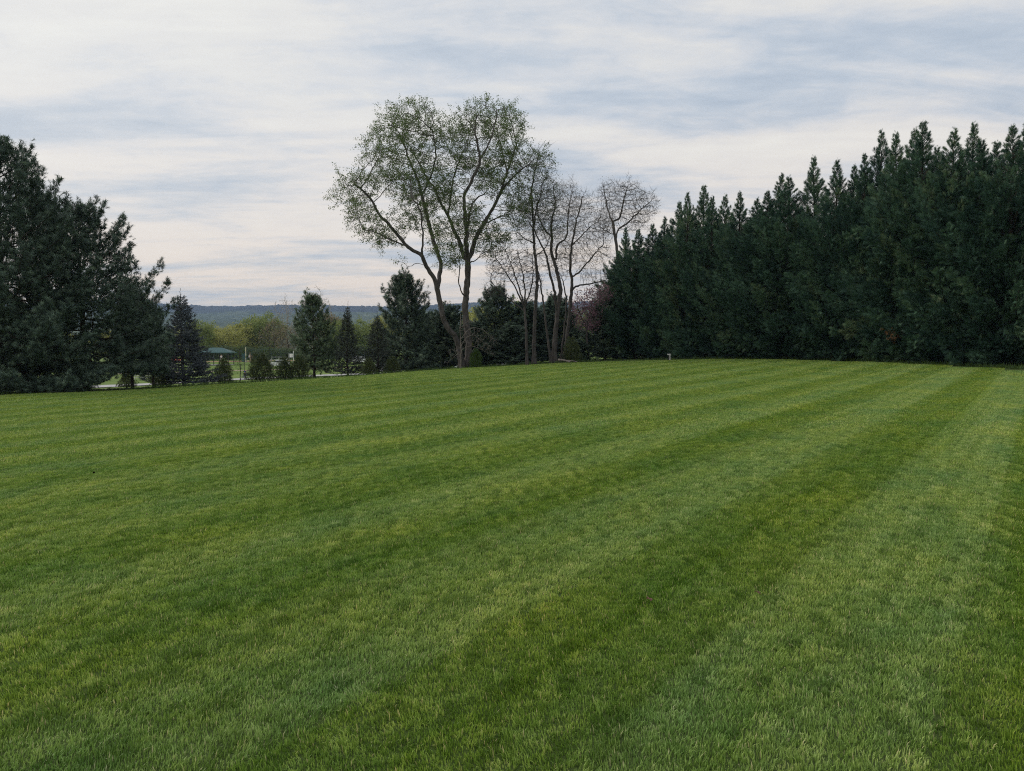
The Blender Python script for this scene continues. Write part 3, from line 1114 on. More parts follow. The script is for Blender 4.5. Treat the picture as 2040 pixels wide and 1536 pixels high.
def twigs_at(pts, dirs, r, per, length, rad):
    n = len(pts) * per
    p = np.repeat(pts, per, 0)
    d = unit(np.repeat(dirs, per, 0) * 0.7 + r.normal(0, 0.6, (n, 3)) + (0, 0, 0.25))
    TV = np.array(((1, 0, 0), (-.5, .87, 0), (-.5, -.87, 0), (0, 0, 1)), float)
    TF = np.array(((0, 1, 3), (1, 2, 3), (2, 0, 3)))
    L = length * r.uniform(0.5, 1.3, n)
    sc = np.stack((np.full(n, rad), np.full(n, rad), L), 1)
    return scatter(TV, TF, p, align(d, r.uniform(0, 6.28, n)), sc), p + d * L[:, None], p


def broadleaf(name, label, cat, base, limbs, blobs, seed, n_att, leaf=None, leaf_per=4, leaf_size=.14, leaf_spread=.22, leaf_r=.022, leaf_keep=1.0, bark='maple_bark', twig_per=2, twig_len=.45, twig_rad=.008, group=None, Y=56.0, twig_bark=None, **kw):
    r = np.random.default_rng(seed)
    root = tag(empty(name, tuple(base)), label, cat, group)
    pts, par, kids, rr, own = grow_tree(base, limbs, blobs, r, n_att, Y=Y, **kw)
    tubes = tree_meshes(pts, par, kids, rr, own, len(limbs))
    rest = list(tubes.pop(-1, []))
    for k in sorted(tubes):
        att = limbs[k][0]
        ts = tubes[k]
        V, Fc, _ = join(ts)
        nm = 'trunk' if att is None else 'limb'
        obj(nm, mesh_tris(nm, V, Fc, None, True, M[bark]), root)
    fine = [i for i in range(len(pts)) if rr[i] < leaf_r and par[i] >= 0]
    dirs = unit(np.array([pts[i] - pts[par[i]] for i in fine]))
    fp = pts[fine]
    if twig_per:
        tw, ends, roots = twigs_at(fp, dirs, r, twig_per, twig_len, twig_rad)
        rest.append(tw)
    else:
        ends = roots = fp
    V, Fc, _ = join(rest)
    obj('branches', mesh_tris('branches', V, Fc, None, False, M[twig_bark or bark]), root)['kind'] = 'stuff'
    if leaf:
        keep = r.random(len(ends)) < leaf_keep
        ea, eb = np.repeat(roots[keep], leaf_per, 0), np.repeat(ends[keep], leaf_per, 0)
        V, Fc, t = leaves_at(ea + (eb - ea) * r.uniform(.25, 1.08, (len(ea), 1)), r, 1, leaf_spread, leaf_size)
        obj('crown', mesh_tris('crown', V, Fc, t, False, M[leaf]), root)
    print(name, 'nodes', len(pts), 'tubes', len(rest), 'fine', len(fine))
    return root


def on_ground(px, Y):
    x = xat(px, Y)
    return np.array((x, Y, hz(x, Y)))


def big_maple():
    Y = 56.0
    base = on_ground(924, Y)
    L = [
        (None, [(920, 733, 0), (914, 690, -.2), (905, 668, -.3), (893, 655, -.5), (882, 629, -.7), (876, 599, -.8), (871, 575, -1.0), (865, 554, -1.2)], .25, .18),                       # 0 leaning trunk
        (None, [(928, 731, .3), (934, 692, .4), (928, 636, .5), (927, 603, .5), (930, 571, .5), (932, 528, .5), (932, 513, .4)], .28, .23),                                                 # 1 upright trunk
        (0, [(865, 554, -1.2), (848, 528, -1.5), (839, 508, -1.8), (815, 493, -2.2), (798, 474, -2.4), (775, 447, -2.6), (757, 429, -2.8), (741, 400, -3.0), (724, 381, -3.2), (706, 367, -3.3)], .17, .05),   # 2
        (0, [(872, 572, -1.0), (877, 545, -.2), (878, 526, .3), (867, 491, .8), (856, 454, 1.3), (849, 425, 1.5), (840, 390, 2.0), (835, 367, 2.3), (826, 344, 2.6), (812, 310, 2.9), (800, 275, 3.2)], .17, .05),  # 3
        (2, [(840, 508, -1.8), (843, 474, -2.6), (840, 448, -3.0), (838, 420, -3.4), (822, 395, -3.7)], .08, .03),          # 4
        (2, [(812, 491, -2.2), (780, 478, -3.0), (748, 463, -3.6), (728, 458, -4)], .06, .03),                              # 5
        (1, [(932, 520, .4), (923, 510, .6), (917, 487, 1.0), (906, 463, 1.5), (897, 440, 1.9), (893, 430, 2.0), (877, 402, 2.4), (865, 374, 2.8), (851, 356, 3.2), (835, 325, 3.5), (822, 305, 3.7)], .17, .05),   # 6
        (6, [(893, 430, 2.0), (897, 397, 1.8), (902, 363, 1.6), (909, 337, 1.4), (918, 310, 1.2)], .08, .04),               # 7
        (1, [(932, 513, .4), (928, 485, -.4), (930, 463, -.8), (925, 425, -1.3), (925, 390, -1.7), (936, 367, -1.9), (948, 342, -2.1), (956, 318, -2.2), (950, 285, -2.2), (946, 252, -2.2), (952, 228, -2)], .19, .045),   # 8
        (8, [(931, 455, -.9), (935, 430, -1.6), (939, 411, -2.4), (950, 395, -3), (966, 386, -3.6)], .09, .04),             # 9
        (1, [(934, 516, .4), (940, 502, .6), (947, 476, .9), (962, 448, 1.2), (973, 429, 1.4), (989, 402, 1.7), (999, 379, 1.8), (1010, 344, 2.0), (1022, 310, 2.2), (1029, 289, 2.3)], .19, .05),   # 10
        (10, [(999, 380, 1.8), (1010, 366, 1.2), (1030, 345, .8), (1052, 328, .4)], .06, .035),                             # 11
        (10, [(962, 448, 1.2), (985, 436, 2.2), (1005, 428, 3)], .06, .03),                                                 # 12
        (1, [(931, 524, .4), (945, 520, -.6), (960, 506, -1.4), (978, 498, -2)], .05, .025),                                # 13
        (1, [(928, 590, .5), (921, 584, -.2), (914, 560, -.8), (917, 526, -1.3), (912, 505, -1.7)], .06, .03),              # 14
        (8, [(956, 318, -2.2), (975, 285, -2.6), (985, 250, -2.8), (990, 225, -2.9)], .05, .03),                            # 15
        (10, [(1010, 344, 2.0), (1000, 300, 3.0), (990, 260, 3.4)], .05, .03),                                              # 16
        (2, [(851, 531, -1.5), (832, 524, -1.9), (815, 531, -2.2), (800, 521, -2.4), (790, 525, -2.5)], .030, .012),
        (3, [(840, 390, 2.0), (862, 340, 1.2), (868, 300, .4), (862, 262, 0)], .06, .03),                                   # 17
    ]
    B = [
        (714, 400, 40, 58, -2.6, 2.6, 1.0), (745, 452, 52, 40, -2.6, 2.6, .75), (772, 482, 45, 26, -2.6, 2.2, .55), (760, 330, 48, 62, -1, 3.2, 1.0), (800, 268, 62, 66, 1.2, 3.8, 1.05),
        (846, 248, 34, 46, .5, 3.0, .9), (812, 365, 60, 55, 0, 4.0, .8), (862, 400, 45, 50, 1.2, 3.5, .55), (850, 340, 40, 50, 2.2, 3.2, .7), (925, 300, 40, 70, -.5, 3.6, .85),
        (960, 246, 44, 46, -1.4, 3.2, .95), (1010, 265, 42, 65, .8, 3.6, 1.0), (1030, 330, 38, 58, 1.2, 3.2, .9), (975, 350, 55, 55, .5, 4.2, .75), (1020, 420, 42, 45, 1.8, 3.0, .75),
        (990, 480, 45, 34, 0, 2.6, .6), (925, 420, 40, 50, -1.6, 2.6, .5), (895, 520, 45, 28, -1.2, 2.2, .30), (1075, 318, 30, 26, .6, 1.6, .5), (820, 430, 40, 40, -2.4, 2.2, .5), (1045, 400, 22, 45, .5, 2.0, .7), (888, 275, 34, 40, 0, 3.0, .7), (880, 372, 46, 48, 0, 3.6, .6), (905, 470, 62, 44, .4, 3.2, .45), (955, 455, 40, 46, 1.0, 3.0, .45), (700, 372, 26, 34, -3.0, 1.8, .8),
    ]
    return broadleaf('maple_tree', 'tall twin-trunked maple in thin new leaf, the largest tree at the far lawn edge', 'tree', base, L, B, 21, 19000, 'maple_leaf', 30, .080, .085, .018, 0.85, twig_per=1, twig_len=.72, twig_rad=.006, Y=Y, step=.25, kill=.26, clump=420, pull=.48, sprout=170, shrink=.89, twig_bark='twig_bark')


def bare_trees():
    g = 'leafless trees right of the maple'
    Y = 58.0
    broadleaf('slender_tree', 'single-stemmed slender tree with green leaves high up, just right of the maple', 'tree', on_ground(1064, Y), [
        (None, [(1064, 724, 0), (1065, 657, 0), (1068, 592, 0), (1070, 549, 0), (1066, 509, .1), (1064, 484, .1), (1063, 455, .2), (1060, 408, .3), (1058, 382, .3), (1066, 340, .2), (1075, 305, 0)], .19, .035),
        (0, [(1063, 450, .2), (1068, 420, -.4), (1076, 391, -.8), (1081, 365, -1.0), (1092, 350, -1.2)], .07, .03),
        (0, [(1064, 484, .1), (1046, 476, .8), (1030, 462, 1.2)], .05, .02),
        (0, [(1066, 509, .1), (1082, 498, -.7), (1092, 482, -1.2)], .05, .02)],
        [(1075, 340, 34, 50, 0, 1.8, .8), (1085, 390, 36, 50, -.6, 1.9, .8), (1055, 400, 26, 60, .4, 1.7, .8), (1045, 460, 36, 40, .6, 1.6, .5), (1095, 450, 34, 40, -.8, 1.6, .5)],
        31, 3600, 'maple_leaf', 8, .075, .12, .016, .28, 'moss_bark', 2, .5, .008, g, Y=Y, step=.24, kill=.25, clump=150, pull=.22, jit=.10, sprout=60, bias=(0, 0, .26), tip=.0065)
    Y = 59.0
    broadleaf('forked_tree', 'leafless tree forking low into crooked dark limbs, between the slender tree and the redbud', 'tree', on_ground(1103, Y), [
        (None, [(1103, 722, 0), (1106, 668, 0), (1110, 630, 0), (1115, 590, 0), (1117, 577, 0), (1108, 535, .1), (1100, 509, .2), (1098, 492, .2), (1100, 472, .2)], .25, .11),
        (0, [(1110, 620, 0), (1102, 568, -.6), (1095, 543, -.8), (1090, 514, -1.0), (1078, 489, -1.1), (1066, 462, -1.2), (1052, 440, -1.4)], .13, .04),
        (0, [(1100, 472, .2), (1085, 457, .8), (1072, 430, 1.2), (1070, 400, 1.4)], .08, .03),
        (0, [(1100, 472, .2), (1098, 458, -.1), (1101, 428, -.4), (1106, 408, -.6), (1102, 374, -.8)], .09, .03),
        (0, [(1108, 516, .1), (1110, 489, .8), (1128, 472, 1.2), (1131, 441, 1.4), (1134, 408, 1.5), (1140, 385, 1.6)], .10, .03),
        (None, [(1098, 722, -.4), (1093, 690, -.5), (1085, 621, -.7), (1078, 574, -.9), (1072, 540, -1)], .12, .05)],
        [(1100, 400, 34, 45, -.2, 2.2, 1), (1130, 400, 30, 42, 1.2, 2.2, 1), (1070, 430, 34, 45, 0, 2.2, .8), (1115, 450, 45, 45, .4, 2.4, .7), (1085, 510, 40, 34, -.6, 2.0, .5), (1130, 510, 26, 30, .8, 1.6, .4)],
        33, 6300, 'bud', 1, .065, .12, .013, .22, 'moss_bark', 3, .55, .0045, g, Y=Y, twig_bark='twig_bark', step=.24, kill=.25, clump=150, pull=.22, jit=.10, sprout=60, bias=(0, 0, .26), tip=.0065)
    Y = 61.0
    broadleaf('wide_limbed_tree', 'leafless tree with a long level limb reaching over the pink redbud', 'tree', on_ground(1126, Y), [
        (None, [(1126, 720, 0), (1131, 660, 0), (1138, 590, 0), (1139, 551, 0), (1135, 535, 0), (1139, 489, .1), (1145, 458, .2), (1149, 435, .3), (1156, 413, .3), (1160, 395, .3)], .21, .04),
        (0, [(1139, 553, 0), (1150, 545, -.4), (1161, 534, -.6), (1178, 514, -.9), (1190, 501, -1.0), (1203, 486, -1.1)], .08, .03),
        (0, [(1139, 580, 0), (1146, 571, .5), (1161, 568, .8), (1186, 563, 1.0), (1208, 558, 1.2)], .09, .04),
        (0, [(1139, 489, .1), (1158, 470, .7), (1175, 452, 1.0)], .06, .025),
        (None, [(1116, 720, .5), (1120, 690, .6), (1126, 640, .8), (1128, 600, .9), (1122, 560, 1)], .11, .05)],
        [(1158, 420, 34, 45, .3, 2.2, 1), (1175, 460, 36, 40, .2, 2.4, .9), (1190, 505, 36, 34, -.4, 2.2, .7), (1150, 500, 45, 45, 0, 2.2, .6), (1180, 548, 36, 22, .4, 1.6, .5), (1120, 540, 30, 26, .8, 1.6, .4), (1205, 455, 24, 40, .2, 1.8, .6)],
        35, 6300, 'bud', 1, .065, .12, .013, .22, 'moss_bark', 3, .55, .0045, g, Y=Y, twig_bark='twig_bark', step=.24, kill=.25, clump=150, pull=.22, jit=.10, sprout=60, bias=(0, 0, .26), tip=.0065)
    Y = 76.0
    broadleaf('round_crowned_tree', 'leafless tree with a rounded crown rising behind the left end of the cypress hedge', 'tree', on_ground(1238, Y), [
        (None, [(1238, 716, 0), (1236, 620, 0), (1232, 526, 0), (1228, 490, 0), (1225, 467, 0), (1220, 441, 0)], .22, .14),
        (0, [(1220, 441, 0), (1212, 421, .5), (1205, 391, 1.0), (1203, 372, 1.2)], .09, .03),
        (0, [(1220, 441, 0), (1233, 435, -.4), (1240, 416, -.8), (1245, 391, -1.2), (1252, 368, -1.4)], .10, .03),
        (0, [(1227, 478, 0), (1232, 458, .8), (1254, 441, 1.4), (1279, 416, 1.8), (1296, 402, 2)], .09, .03),
        (0, [(1225, 467, 0), (1208, 462, -1), (1192, 448, -1.6)], .06, .03)],
        [(1215, 392, 30, 34, .4, 2.6, 1), (1250, 388, 34, 32, -.5, 2.8, 1), (1283, 412, 32, 34, .8, 2.6, 1), (1205, 440, 26, 30, -.6, 2.2, .7), (1262, 440, 40, 28, .4, 2.6, .7), (1230, 415, 40, 30, 0, 2.6, .7)],
        37, 5200, 'bud', 1, .08, .14, .015, .2, 'moss_bark', 3, .6, .007, g, Y=Y, step=.30, kill=.33, sprout=80, bias=(0, 0, .2), tip=.009)
    Y = 57.0
    broadleaf('brushy_tree', 'low brushy tree fanning thin bare stems upward beside the slender tree', 'tree', on_ground(1050, Y), [
        (None, [(1050, 725, 0), (1049, 680, 0), (1047, 640, 0), (1045, 612, 0)], .10, .07),
        (0, [(1045, 612, 0), (1025, 570, -.3), (1005, 540, -.6), (984, 508, -.9)], .05, .018),
        (0, [(1045, 612, 0), (1033, 570, .5), (1018, 525, .9), (1003, 492, 1.2)], .05, .018),
        (0, [(1045, 612, 0), (1045, 570, -.5), (1038, 530, -.8), (1030, 500, -1)], .05, .018),
        (0, [(1045, 612, 0), (1058, 575, .4), (1062, 540, .6), (1060, 510, .8)], .05, .018),
        (0, [(1045, 620, 0), (1020, 600, .5), (995, 580, .8), (975, 555, 1)], .045, .018)],
        [(1000, 530, 34, 36, 0, 1.4, 1), (1035, 530, 34, 40, 0, 1.5, 1), (1060, 560, 26, 36, 0, 1.2, .8), (985, 575, 26, 22, .4, 1.0, .6)],
        39, 4200, 'bud', 1, .06, .10, .014, .35, 'moss_bark', 3, .5, .007, g, Y=Y, step=.22, kill=.28)
    Y = 53.8
    broadleaf('dead_sapling', 'thin dead sapling with drooping twiggy branches in front of the maple trunks', 'tree', on_ground(918, Y), [
        (None, [(918, 732, 0), (918, 690, 0), (917, 660, 0), (918, 625, 0)], .055, .02),
        (0, [(918, 690, 0), (930, 672, -.4), (945, 668, -.7), (960, 680, -.9), (978, 690, -1)], .025, .010),
        (0, [(918, 676, 0), (936, 655, .3), (958, 655, .5), (975, 668, .7), (990, 682, .8)], .025, .010),
        (0, [(918, 700, 0), (905, 710, -.3), (893, 722, -.5)], .02, .010),
        (0, [(918, 655, 0), (930, 640, .2), (942, 640, .4)], .02, .010),
        (0, [(918, 696, 0), (940, 690, .2), (965, 700, .4), (985, 708, .6)], .025, .010)],
        [(955, 680, 36, 26, 0, .9, 1), (930, 655, 22, 20, 0, .8, .7), (905, 700, 16, 18, -.2, .6, .5)],
        41, 420, None, 0, .1, .1, .013, 0, 'dead_wood', 2, .35, .007, g, Y=Y, step=.20, kill=.30, tip=.007, bias=(0, 0, -.05))


big_maple()
bare_trees()

# ------------------------------------------------------------------ conifers
def needle_shoot(seed, n=15, length=1.0, spread=0.32, w=0.05):
    """A shoot about one unit long, along +Z, with thin triangular needle bundles pointing forward and out."""
    r = np.random.default_rng(seed)
    V, Fc = [], []
    for i in range(n):
        z0 = length * (i / n) * 0.8
        a = i * 2.4 + r.uniform(-.3, .3)
        o = np.array((math.cos(a), math.sin(a), 0))
        t = np.array((-math.sin(a), math.cos(a), 0))
        tip = np.array((0, 0, z0)) + o * spread * r.uniform(.7, 1.2) + np.array((0, 0, length * r.uniform(.20, .40)))
        k = len(V)
        V += [np.array((0, 0, z0)) - t * w, np.array((0, 0, z0)) + t * w, tip]
        Fc.append((k, k + 1, k + 2))
    return np.array(V), np.array(Fc)


def frond(seed, n=5):
    """A flat feathery spray along +Z, in the XZ plane, tips bending over."""
    r = np.random.default_rng(seed)
    V, Fc = [], []

    def tri(a, b, wd):
        a, b = np.array(a, float), np.array(b, float)
        d = unit(b - a)
        s = np.cross(d, (0, 1, 0)) * wd
        k = len(V)
        V.extend((a - s, a + s, b))
        Fc.append((k, k + 1, k + 2))
    tri((0, 0, 0), (0, -.12, 1.0), .030)
    for i in range(n):
        z = 0.12 + 0.62 * i / n
        for sg in (-1, 1):
            ln = (0.50 - 0.32 * i / n) * r.uniform(.8, 1.2)
            tri((0, -.03 * z, z), (sg * ln * .72, -.06 - .1 * ln + r.uniform(-.06, .06), z + ln * .72), .028)
    return np.array(V), np.array(Fc)


SHOOTS = [needle_shoot(k, 18, 0.9, .55, .055) for k in range(3)]
SPRUCE_SHOOTS = [needle_shoot(10 + k, 12, 1.0, .26, .06) for k in range(3)]
FRONDS = [frond(k) for k in range(3)]


def multi_scatter(templates, pos, dirs, scl, tint, r):
    which = r.integers(0, len(templates), len(pos))
    parts = []
    roll = r.uniform(0, 6.28, len(pos))
    mats = align(dirs, roll)
    for k, (TV, TF) in enumerate(templates):
        m = which == k
        if m.any():
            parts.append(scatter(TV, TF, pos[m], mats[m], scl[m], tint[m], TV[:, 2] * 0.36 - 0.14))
    return join(parts)


def white_pine(H, Rad, seed, dens=1.0, clear=0.12, lean=0.0, shoot=0.33, zmin=.18):
    """Whorled, upswept branches with soft needle plumes. -> (branch mesh arrays, crown arrays)"""
    r = np.random.default_rng(seed)
    zs = np.linspace(0, H, 14)
    ax = np.stack((np.cumsum(r.normal(0, .03, 14)) + lean * zs / H, np.cumsum(r.normal(0, .03, 14)), zs), 1)
    ax[0, 2] = -0.2
    wood = [tube(ax, np.interp(zs, [0, H * .1, H], [.022 * H, .016 * H, .015]), 8)]
    side = []
    sp, sd, ss, st = [], [], [], []
    z = H * clear
    while z < H * 0.985:
        u = (z - H * clear) / (H * (1 - clear))
        # broad and uneven below, narrowing above
        rad = Rad * (1 - u ** 1.5) ** 0.8 * (0.90 + 0.10 * min(1, u / 0.15)) + 0.15
        k = int(r.integers(5, 8))
        a0 = r.uniform(0, 6.28)
        for j in range(k):
            a = a0 + j * 2 * math.pi / k + r.normal(0, .22)
            L = rad * r.uniform(.58, 1.02)
            if r.random() < 0.05:
                L *= 1.0
            el = np.interp(u, [0, .12, .5, 1], [R(-9), R(-3), R(11), R(52)]) + r.normal(0, .10)
            o = np.array((math.cos(a), math.sin(a)))
            t = np.linspace(0, 1, 6)
            P = np.zeros((6, 3))
            c0 = np.array([np.interp(z, zs, ax[:, q]) for q in range(3)])
            rise = np.tan(el) * t * L + np.interp(u, [0, .15, .4, 1], [.06, .22, .46, .35]) * L * t ** 2.6 - 0.10 * L * np.sin(t * math.pi) * (1 - u)
            P[:, :2] = c0[:2] + o[None] * (t * L)[:, None]
            P[:, 2] = z + rise
            P[1:-1] += r.normal(0, .03 * L, (4, 3))
            P[:, 2] = np.maximum(P[:, 2], zmin)
            side.append(tube(P, np.linspace(.012 + .010 * L, .006, 6), 4))
            # side shoots fill a flat-ish fan along the branch
            ns = int((8 + 20 * L) * dens)
            for _ in range(ns):
                q = r.uniform(.12, 1) ** 0.6
                b = np.array([np.interp(q, t, P[:, i]) for i in range(3)])
                w = (1 - q) * L * .42 + .12
                sgn = r.choice((-1, 1))
                lat = np.array((-o[1], o[0], 0)) * sgn
                off = r.uniform(0, 1) * w
                b = b + lat * off + np.array((o[0], o[1], 0)) * off * .5 + np.array((0, 0, r.normal(.08, .16)))
                sp.append(b)
                d = np.array((o[0], o[1], 0)) * .28 + lat * .40 * (off / w) + np.array((0, 0, .85 + .3 * u)) + r.normal(0, .45, 3)
                sd.append(d)
                ss.append(shoot * r.uniform(.65, 1.25))
                st.append(r.normal(.45, .22))
            sp.append(P[-1])
            sd.append(np.array((o[0] * .35, o[1] * .35, 1)))
            ss.append(shoot * 1.2)
            st.append(.55)
        z += H * r.uniform(.036, .056)
    for k in range(5):                                      # the leader
        sp.append(np.array((ax[-1, 0], ax[-1, 1], H - .9 + .2 * k)))
        sd.append(np.array((r.normal(0, .3), r.normal(0, .3), 1)))
        ss.append(shoot * 1.1)
        st.append(.5)
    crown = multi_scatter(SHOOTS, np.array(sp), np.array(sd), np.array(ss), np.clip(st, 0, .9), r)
    return wood, side, crown


def spruce(H, Rad, seed, dens=1.0):
    r = np.random.default_rng(seed)
    zs = np.linspace(-.2, H, 10)
    ax = np.stack((np.cumsum(r.normal(0, .015, 10)), np.cumsum(r.normal(0, .015, 10)), zs), 1)
    wood = [tube(ax, np.interp(zs, [0, H], [.018 * H, .012]), 8)]
    side, sp, sd, ss, st = [], [], [], [], []
    z = H * .05
    while z < H * .97:
        u = z / H
        rad = Rad * (1 - u) ** 1.05 * (1 + .10 * math.sin(u * 40)) + .03
        k = int(r.integers(6, 9))
        a0 = r.uniform(0, 6.28)
        for j in range(k):
            a = a0 + j * 2 * math.pi / k + r.normal(0, .25)
            L = rad * r.uniform(.60, 1.22)
            o = np.array((math.cos(a), math.sin(a)))
            t = np.linspace(0, 1, 5)
            P = np.zeros((5, 3))
            P[:, :2] = o[None] * (t * L)[:, None]
            P[:, 2] = z + L * (np.interp(u, [0, .6, 1], [-.10, .08, .45]) * t + .18 * t ** 3)
            side.append(tube(P, np.linspace(.008 + .01 * L, .004, 5), 4))
            ns = int((9 + 26 * L) * dens)
            for _ in range(ns):
                q = r.uniform(.12, 1) ** .8
                b = np.array([np.interp(q, t, P[:, i]) for i in range(3)])
                w = (1 - q) * L * .40 + .07
                lat = np.array((-o[1], o[0], 0)) * r.choice((-1, 1))
                off = r.uniform(0, 1) * w
                sp.append(b + lat * off + np.array((o[0], o[1], 0)) * off * .6 + np.array((0, 0, r.normal(-.02, .05))))
                sd.append(np.array((o[0], o[1], 0)) * .8 + lat * .5 * (off / w) + np.array((0, 0, .25 + .5 * u)) + r.normal(0, .30, 3))
                ss.append(.28 * np.interp(u, [0, .75, 1], [1, .85, .40]) * r.uniform(.7, 1.25))
                st.append(r.normal(.42, .24))
        z += H * r.uniform(.024, .036)
    for k in range(4):
        sp.append(np.array((ax[-1, 0], ax[-1, 1], H - .35 + .18 * k)))
        sd.append(np.array((r.normal(0, .15), r.normal(0, .15), 1)))
        ss.append(.20)
        st.append(.4)
    crown = multi_scatter(SPRUCE_SHOOTS, np.array(sp), np.array(sd), np.array(ss), np.clip(st, 0, 1), r)
    return wood, side, crown


def cypress(H, Rad, seed, plumes=190):
    """Leyland cypress: a full body of upswept plumes and a thin feathery leader."""
    r = np.random.default_rng(seed)
    zs = np.linspace(-.2, H, 12)
    ax = np.stack((np.cumsum(r.normal(0, .03, 12)), np.cumsum(r.normal(0, .03, 12)), zs), 1)
    wood = [tube(ax[:-1], np.interp(zs[:-1], [0, H * .8, H], [.16, .05, .008]), 7)]
    pu = [0, .04, .12, .45, .60, .72, .81, .89, .95, 1.0]
    pr = [.66, .84, 1.0, .98, .80, .50, .27, .14, .055, .01]
    side, sp, sd, ss, st = [], [], [], [], []
    for i in range(plumes):
        u = (i + r.random()) / plumes
        u = u ** 1.08 * .97 + .015
        rz = Rad * np.interp(u, pu, pr)
        a = i * 2.39996 + r.normal(0, .3)
        reach = rz * r.uniform(.66, 1.22) * (1 + .16 * math.sin(a * 2 + u * 17 + seed) * min(1, (1 - u) * 2))
        o = np.array((math.cos(a), math.sin(a)))
        el = np.interp(u, [0, .15, .7, 1], [R(4), R(30), R(46), R(58)]) + np.clip(r.normal(0, .16), -.3, .16)
        hl = max(reach * .78, .12)
        zt = u * H
        c0 = np.array([np.interp(zt, zs, ax[:, q]) for q in range(2)])
        t = np.linspace(0, 1, 5)
        P = np.zeros((5, 3))
        P[:, :2] = c0 + o[None] * (reach * (.12 + .88 * t))[:, None]
        P[:, 2] = zt - hl * math.tan(el) * .55 + hl * math.tan(el) * (t * .7 + .3 * t ** 2)
        P[:, 2] = np.maximum(P[:, 2], .10)
        side.append(tube(P, np.linspace(.022, .006, 5), 3))
        nf = int(16 + 36 * reach)
        pt = r.normal(.42, .24)
        for _ in range(nf):
            q = r.uniform(.22, 1.0) ** .7
            b = np.array([np.interp(q, t, P[:, j]) for j in range(3)])
            bulge = (.06 + .26 * reach / Rad) * (1 - .80 * q ** 3)
            off = r.normal(0, 1, 3) * bulge * .62
            sp.append(b + off)
            dr = np.array((o[0], o[1], 0)) * .62 + np.array((0, 0, math.tan(el) * .50)) + off * 1.0 + r.normal(0, .26, 3)
            sd.append(dr)
            ss.append(np.interp(u, [0, .7, .85, 1], [.36, .32, .26, .15]) * r.uniform(.65, 1.25))
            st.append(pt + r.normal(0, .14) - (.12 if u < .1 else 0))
    # leader: short fronds all round, curving up
    for k in range(40):
        f = k / 40
        zt = H * (.80 + .20 * f)
        a = k * 2.4
        o = np.array((math.cos(a), math.sin(a), 0))
        c0 = np.array([np.interp(zt, zs, ax[:, q]) for q in range(3)])
        sp.append(c0 + o * .03)
        sd.append(o * (.75 - .35 * f) + np.array((0, 0, .9)))
        ss.append((.44 - .26 * f) * r.uniform(.7, 1.3))
        st.append(.35 + r.normal(0, .12))
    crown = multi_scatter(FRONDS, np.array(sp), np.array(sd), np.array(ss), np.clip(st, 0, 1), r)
    return wood, side, crown


def round_shrub(H, Rad, seed, n=3000, size=.19, cone=.5):
    r = np.random.default_rng(seed)
    wood = []
    for k in range(6):
        a = k * 1.05 + r.normal(0, .2)
        e = r.uniform(.35, .7) * Rad
        wood.append(tube(np.array(((.05 * math.cos(a), .05 * math.sin(a), -.1), (e * .5 * math.cos(a), e * .5 * math.sin(a), H * .35), (e * math.cos(a), e * math.sin(a), H * .75))), [.03, .02, .008], 5))
    u = r.random(n)
    zz = .04 + .94 * u
    prof = np.sqrt(np.clip(1 - ((zz - .32) / .70) ** 2, .02, 1)) * (1 - cone * np.clip(zz - .35, 0, 1))
    a = r.uniform(0, 6.28, n)
    lump = 1 + .18 * np.sin(a * 2 + zz * 6 + seed) + .12 * np.sin(a * 5 - zz * 9 + seed * 2)
    zz = zz * (1 + .16 * np.sin(a * 3 + seed * 1.7))
    q = r.random(n) ** .45
    rad = Rad * prof * lump * q
    P = np.stack((np.cos(a) * rad, np.sin(a) * rad, zz * H), 1)
    d = np.stack((np.cos(a) * .6 * q, np.sin(a) * .6 * q, np.full(n, .65)), 1) + r.normal(0, .3, (n, 3))
    return wood, [], multi_scatter(FRONDS, P, d, size * r.uniform(.7, 1.3, n), np.clip(r.normal(.45, .22, n), 0, 1), r)


def make_proto(arrs, bark, leaf, nm='tree'):
    """(trunk mesh, branch mesh or None, crown mesh) from the arrays."""
    wood, side, crown = arrs
    V, Fc, _ = join(wood)
    t = mesh_tris('trunk', V, Fc, None, True, M[bark])
    b = None
    if side:
        V, Fc, _ = join(side)
        b = mesh_tris('branches', V, Fc, None, False, M[bark])
    V, Fc, tt = crown
    c = mesh_tris('crown', V, Fc, tt, False, M[leaf])
    return t, b, c, float(V[:, 2].max())


def plant(proto, name, label, cat, x, y, scale=(1, 1, 1), rz=0.0, group=None, stem='trunk', leaf=None, sink=0.0):
    root = tag(empty(name, (x, y, hz(x, y) - sink), rz, scale), label, cat, group)
    t, b, c = proto[:3]
    obj(stem, t, root)
    if b is not None:
        obj('branches', b, root)['kind'] = 'stuff'
    o = obj('crown' if stem == 'trunk' else 'foliage', c, root)
    if leaf:
        use_mat(o, M[leaf])
    return root


ORD = ('first second third fourth fifth sixth seventh eighth ninth tenth eleventh twelfth thirteenth fourteenth fifteenth sixteenth seventeenth eighteenth nineteenth twentieth '
       'twenty-first twenty-second twenty-third twenty-fourth twenty-fifth twenty-sixth twenty-seventh twenty-eighth twenty-ninth thirtieth thirty-first thirty-second thirty-third').split()


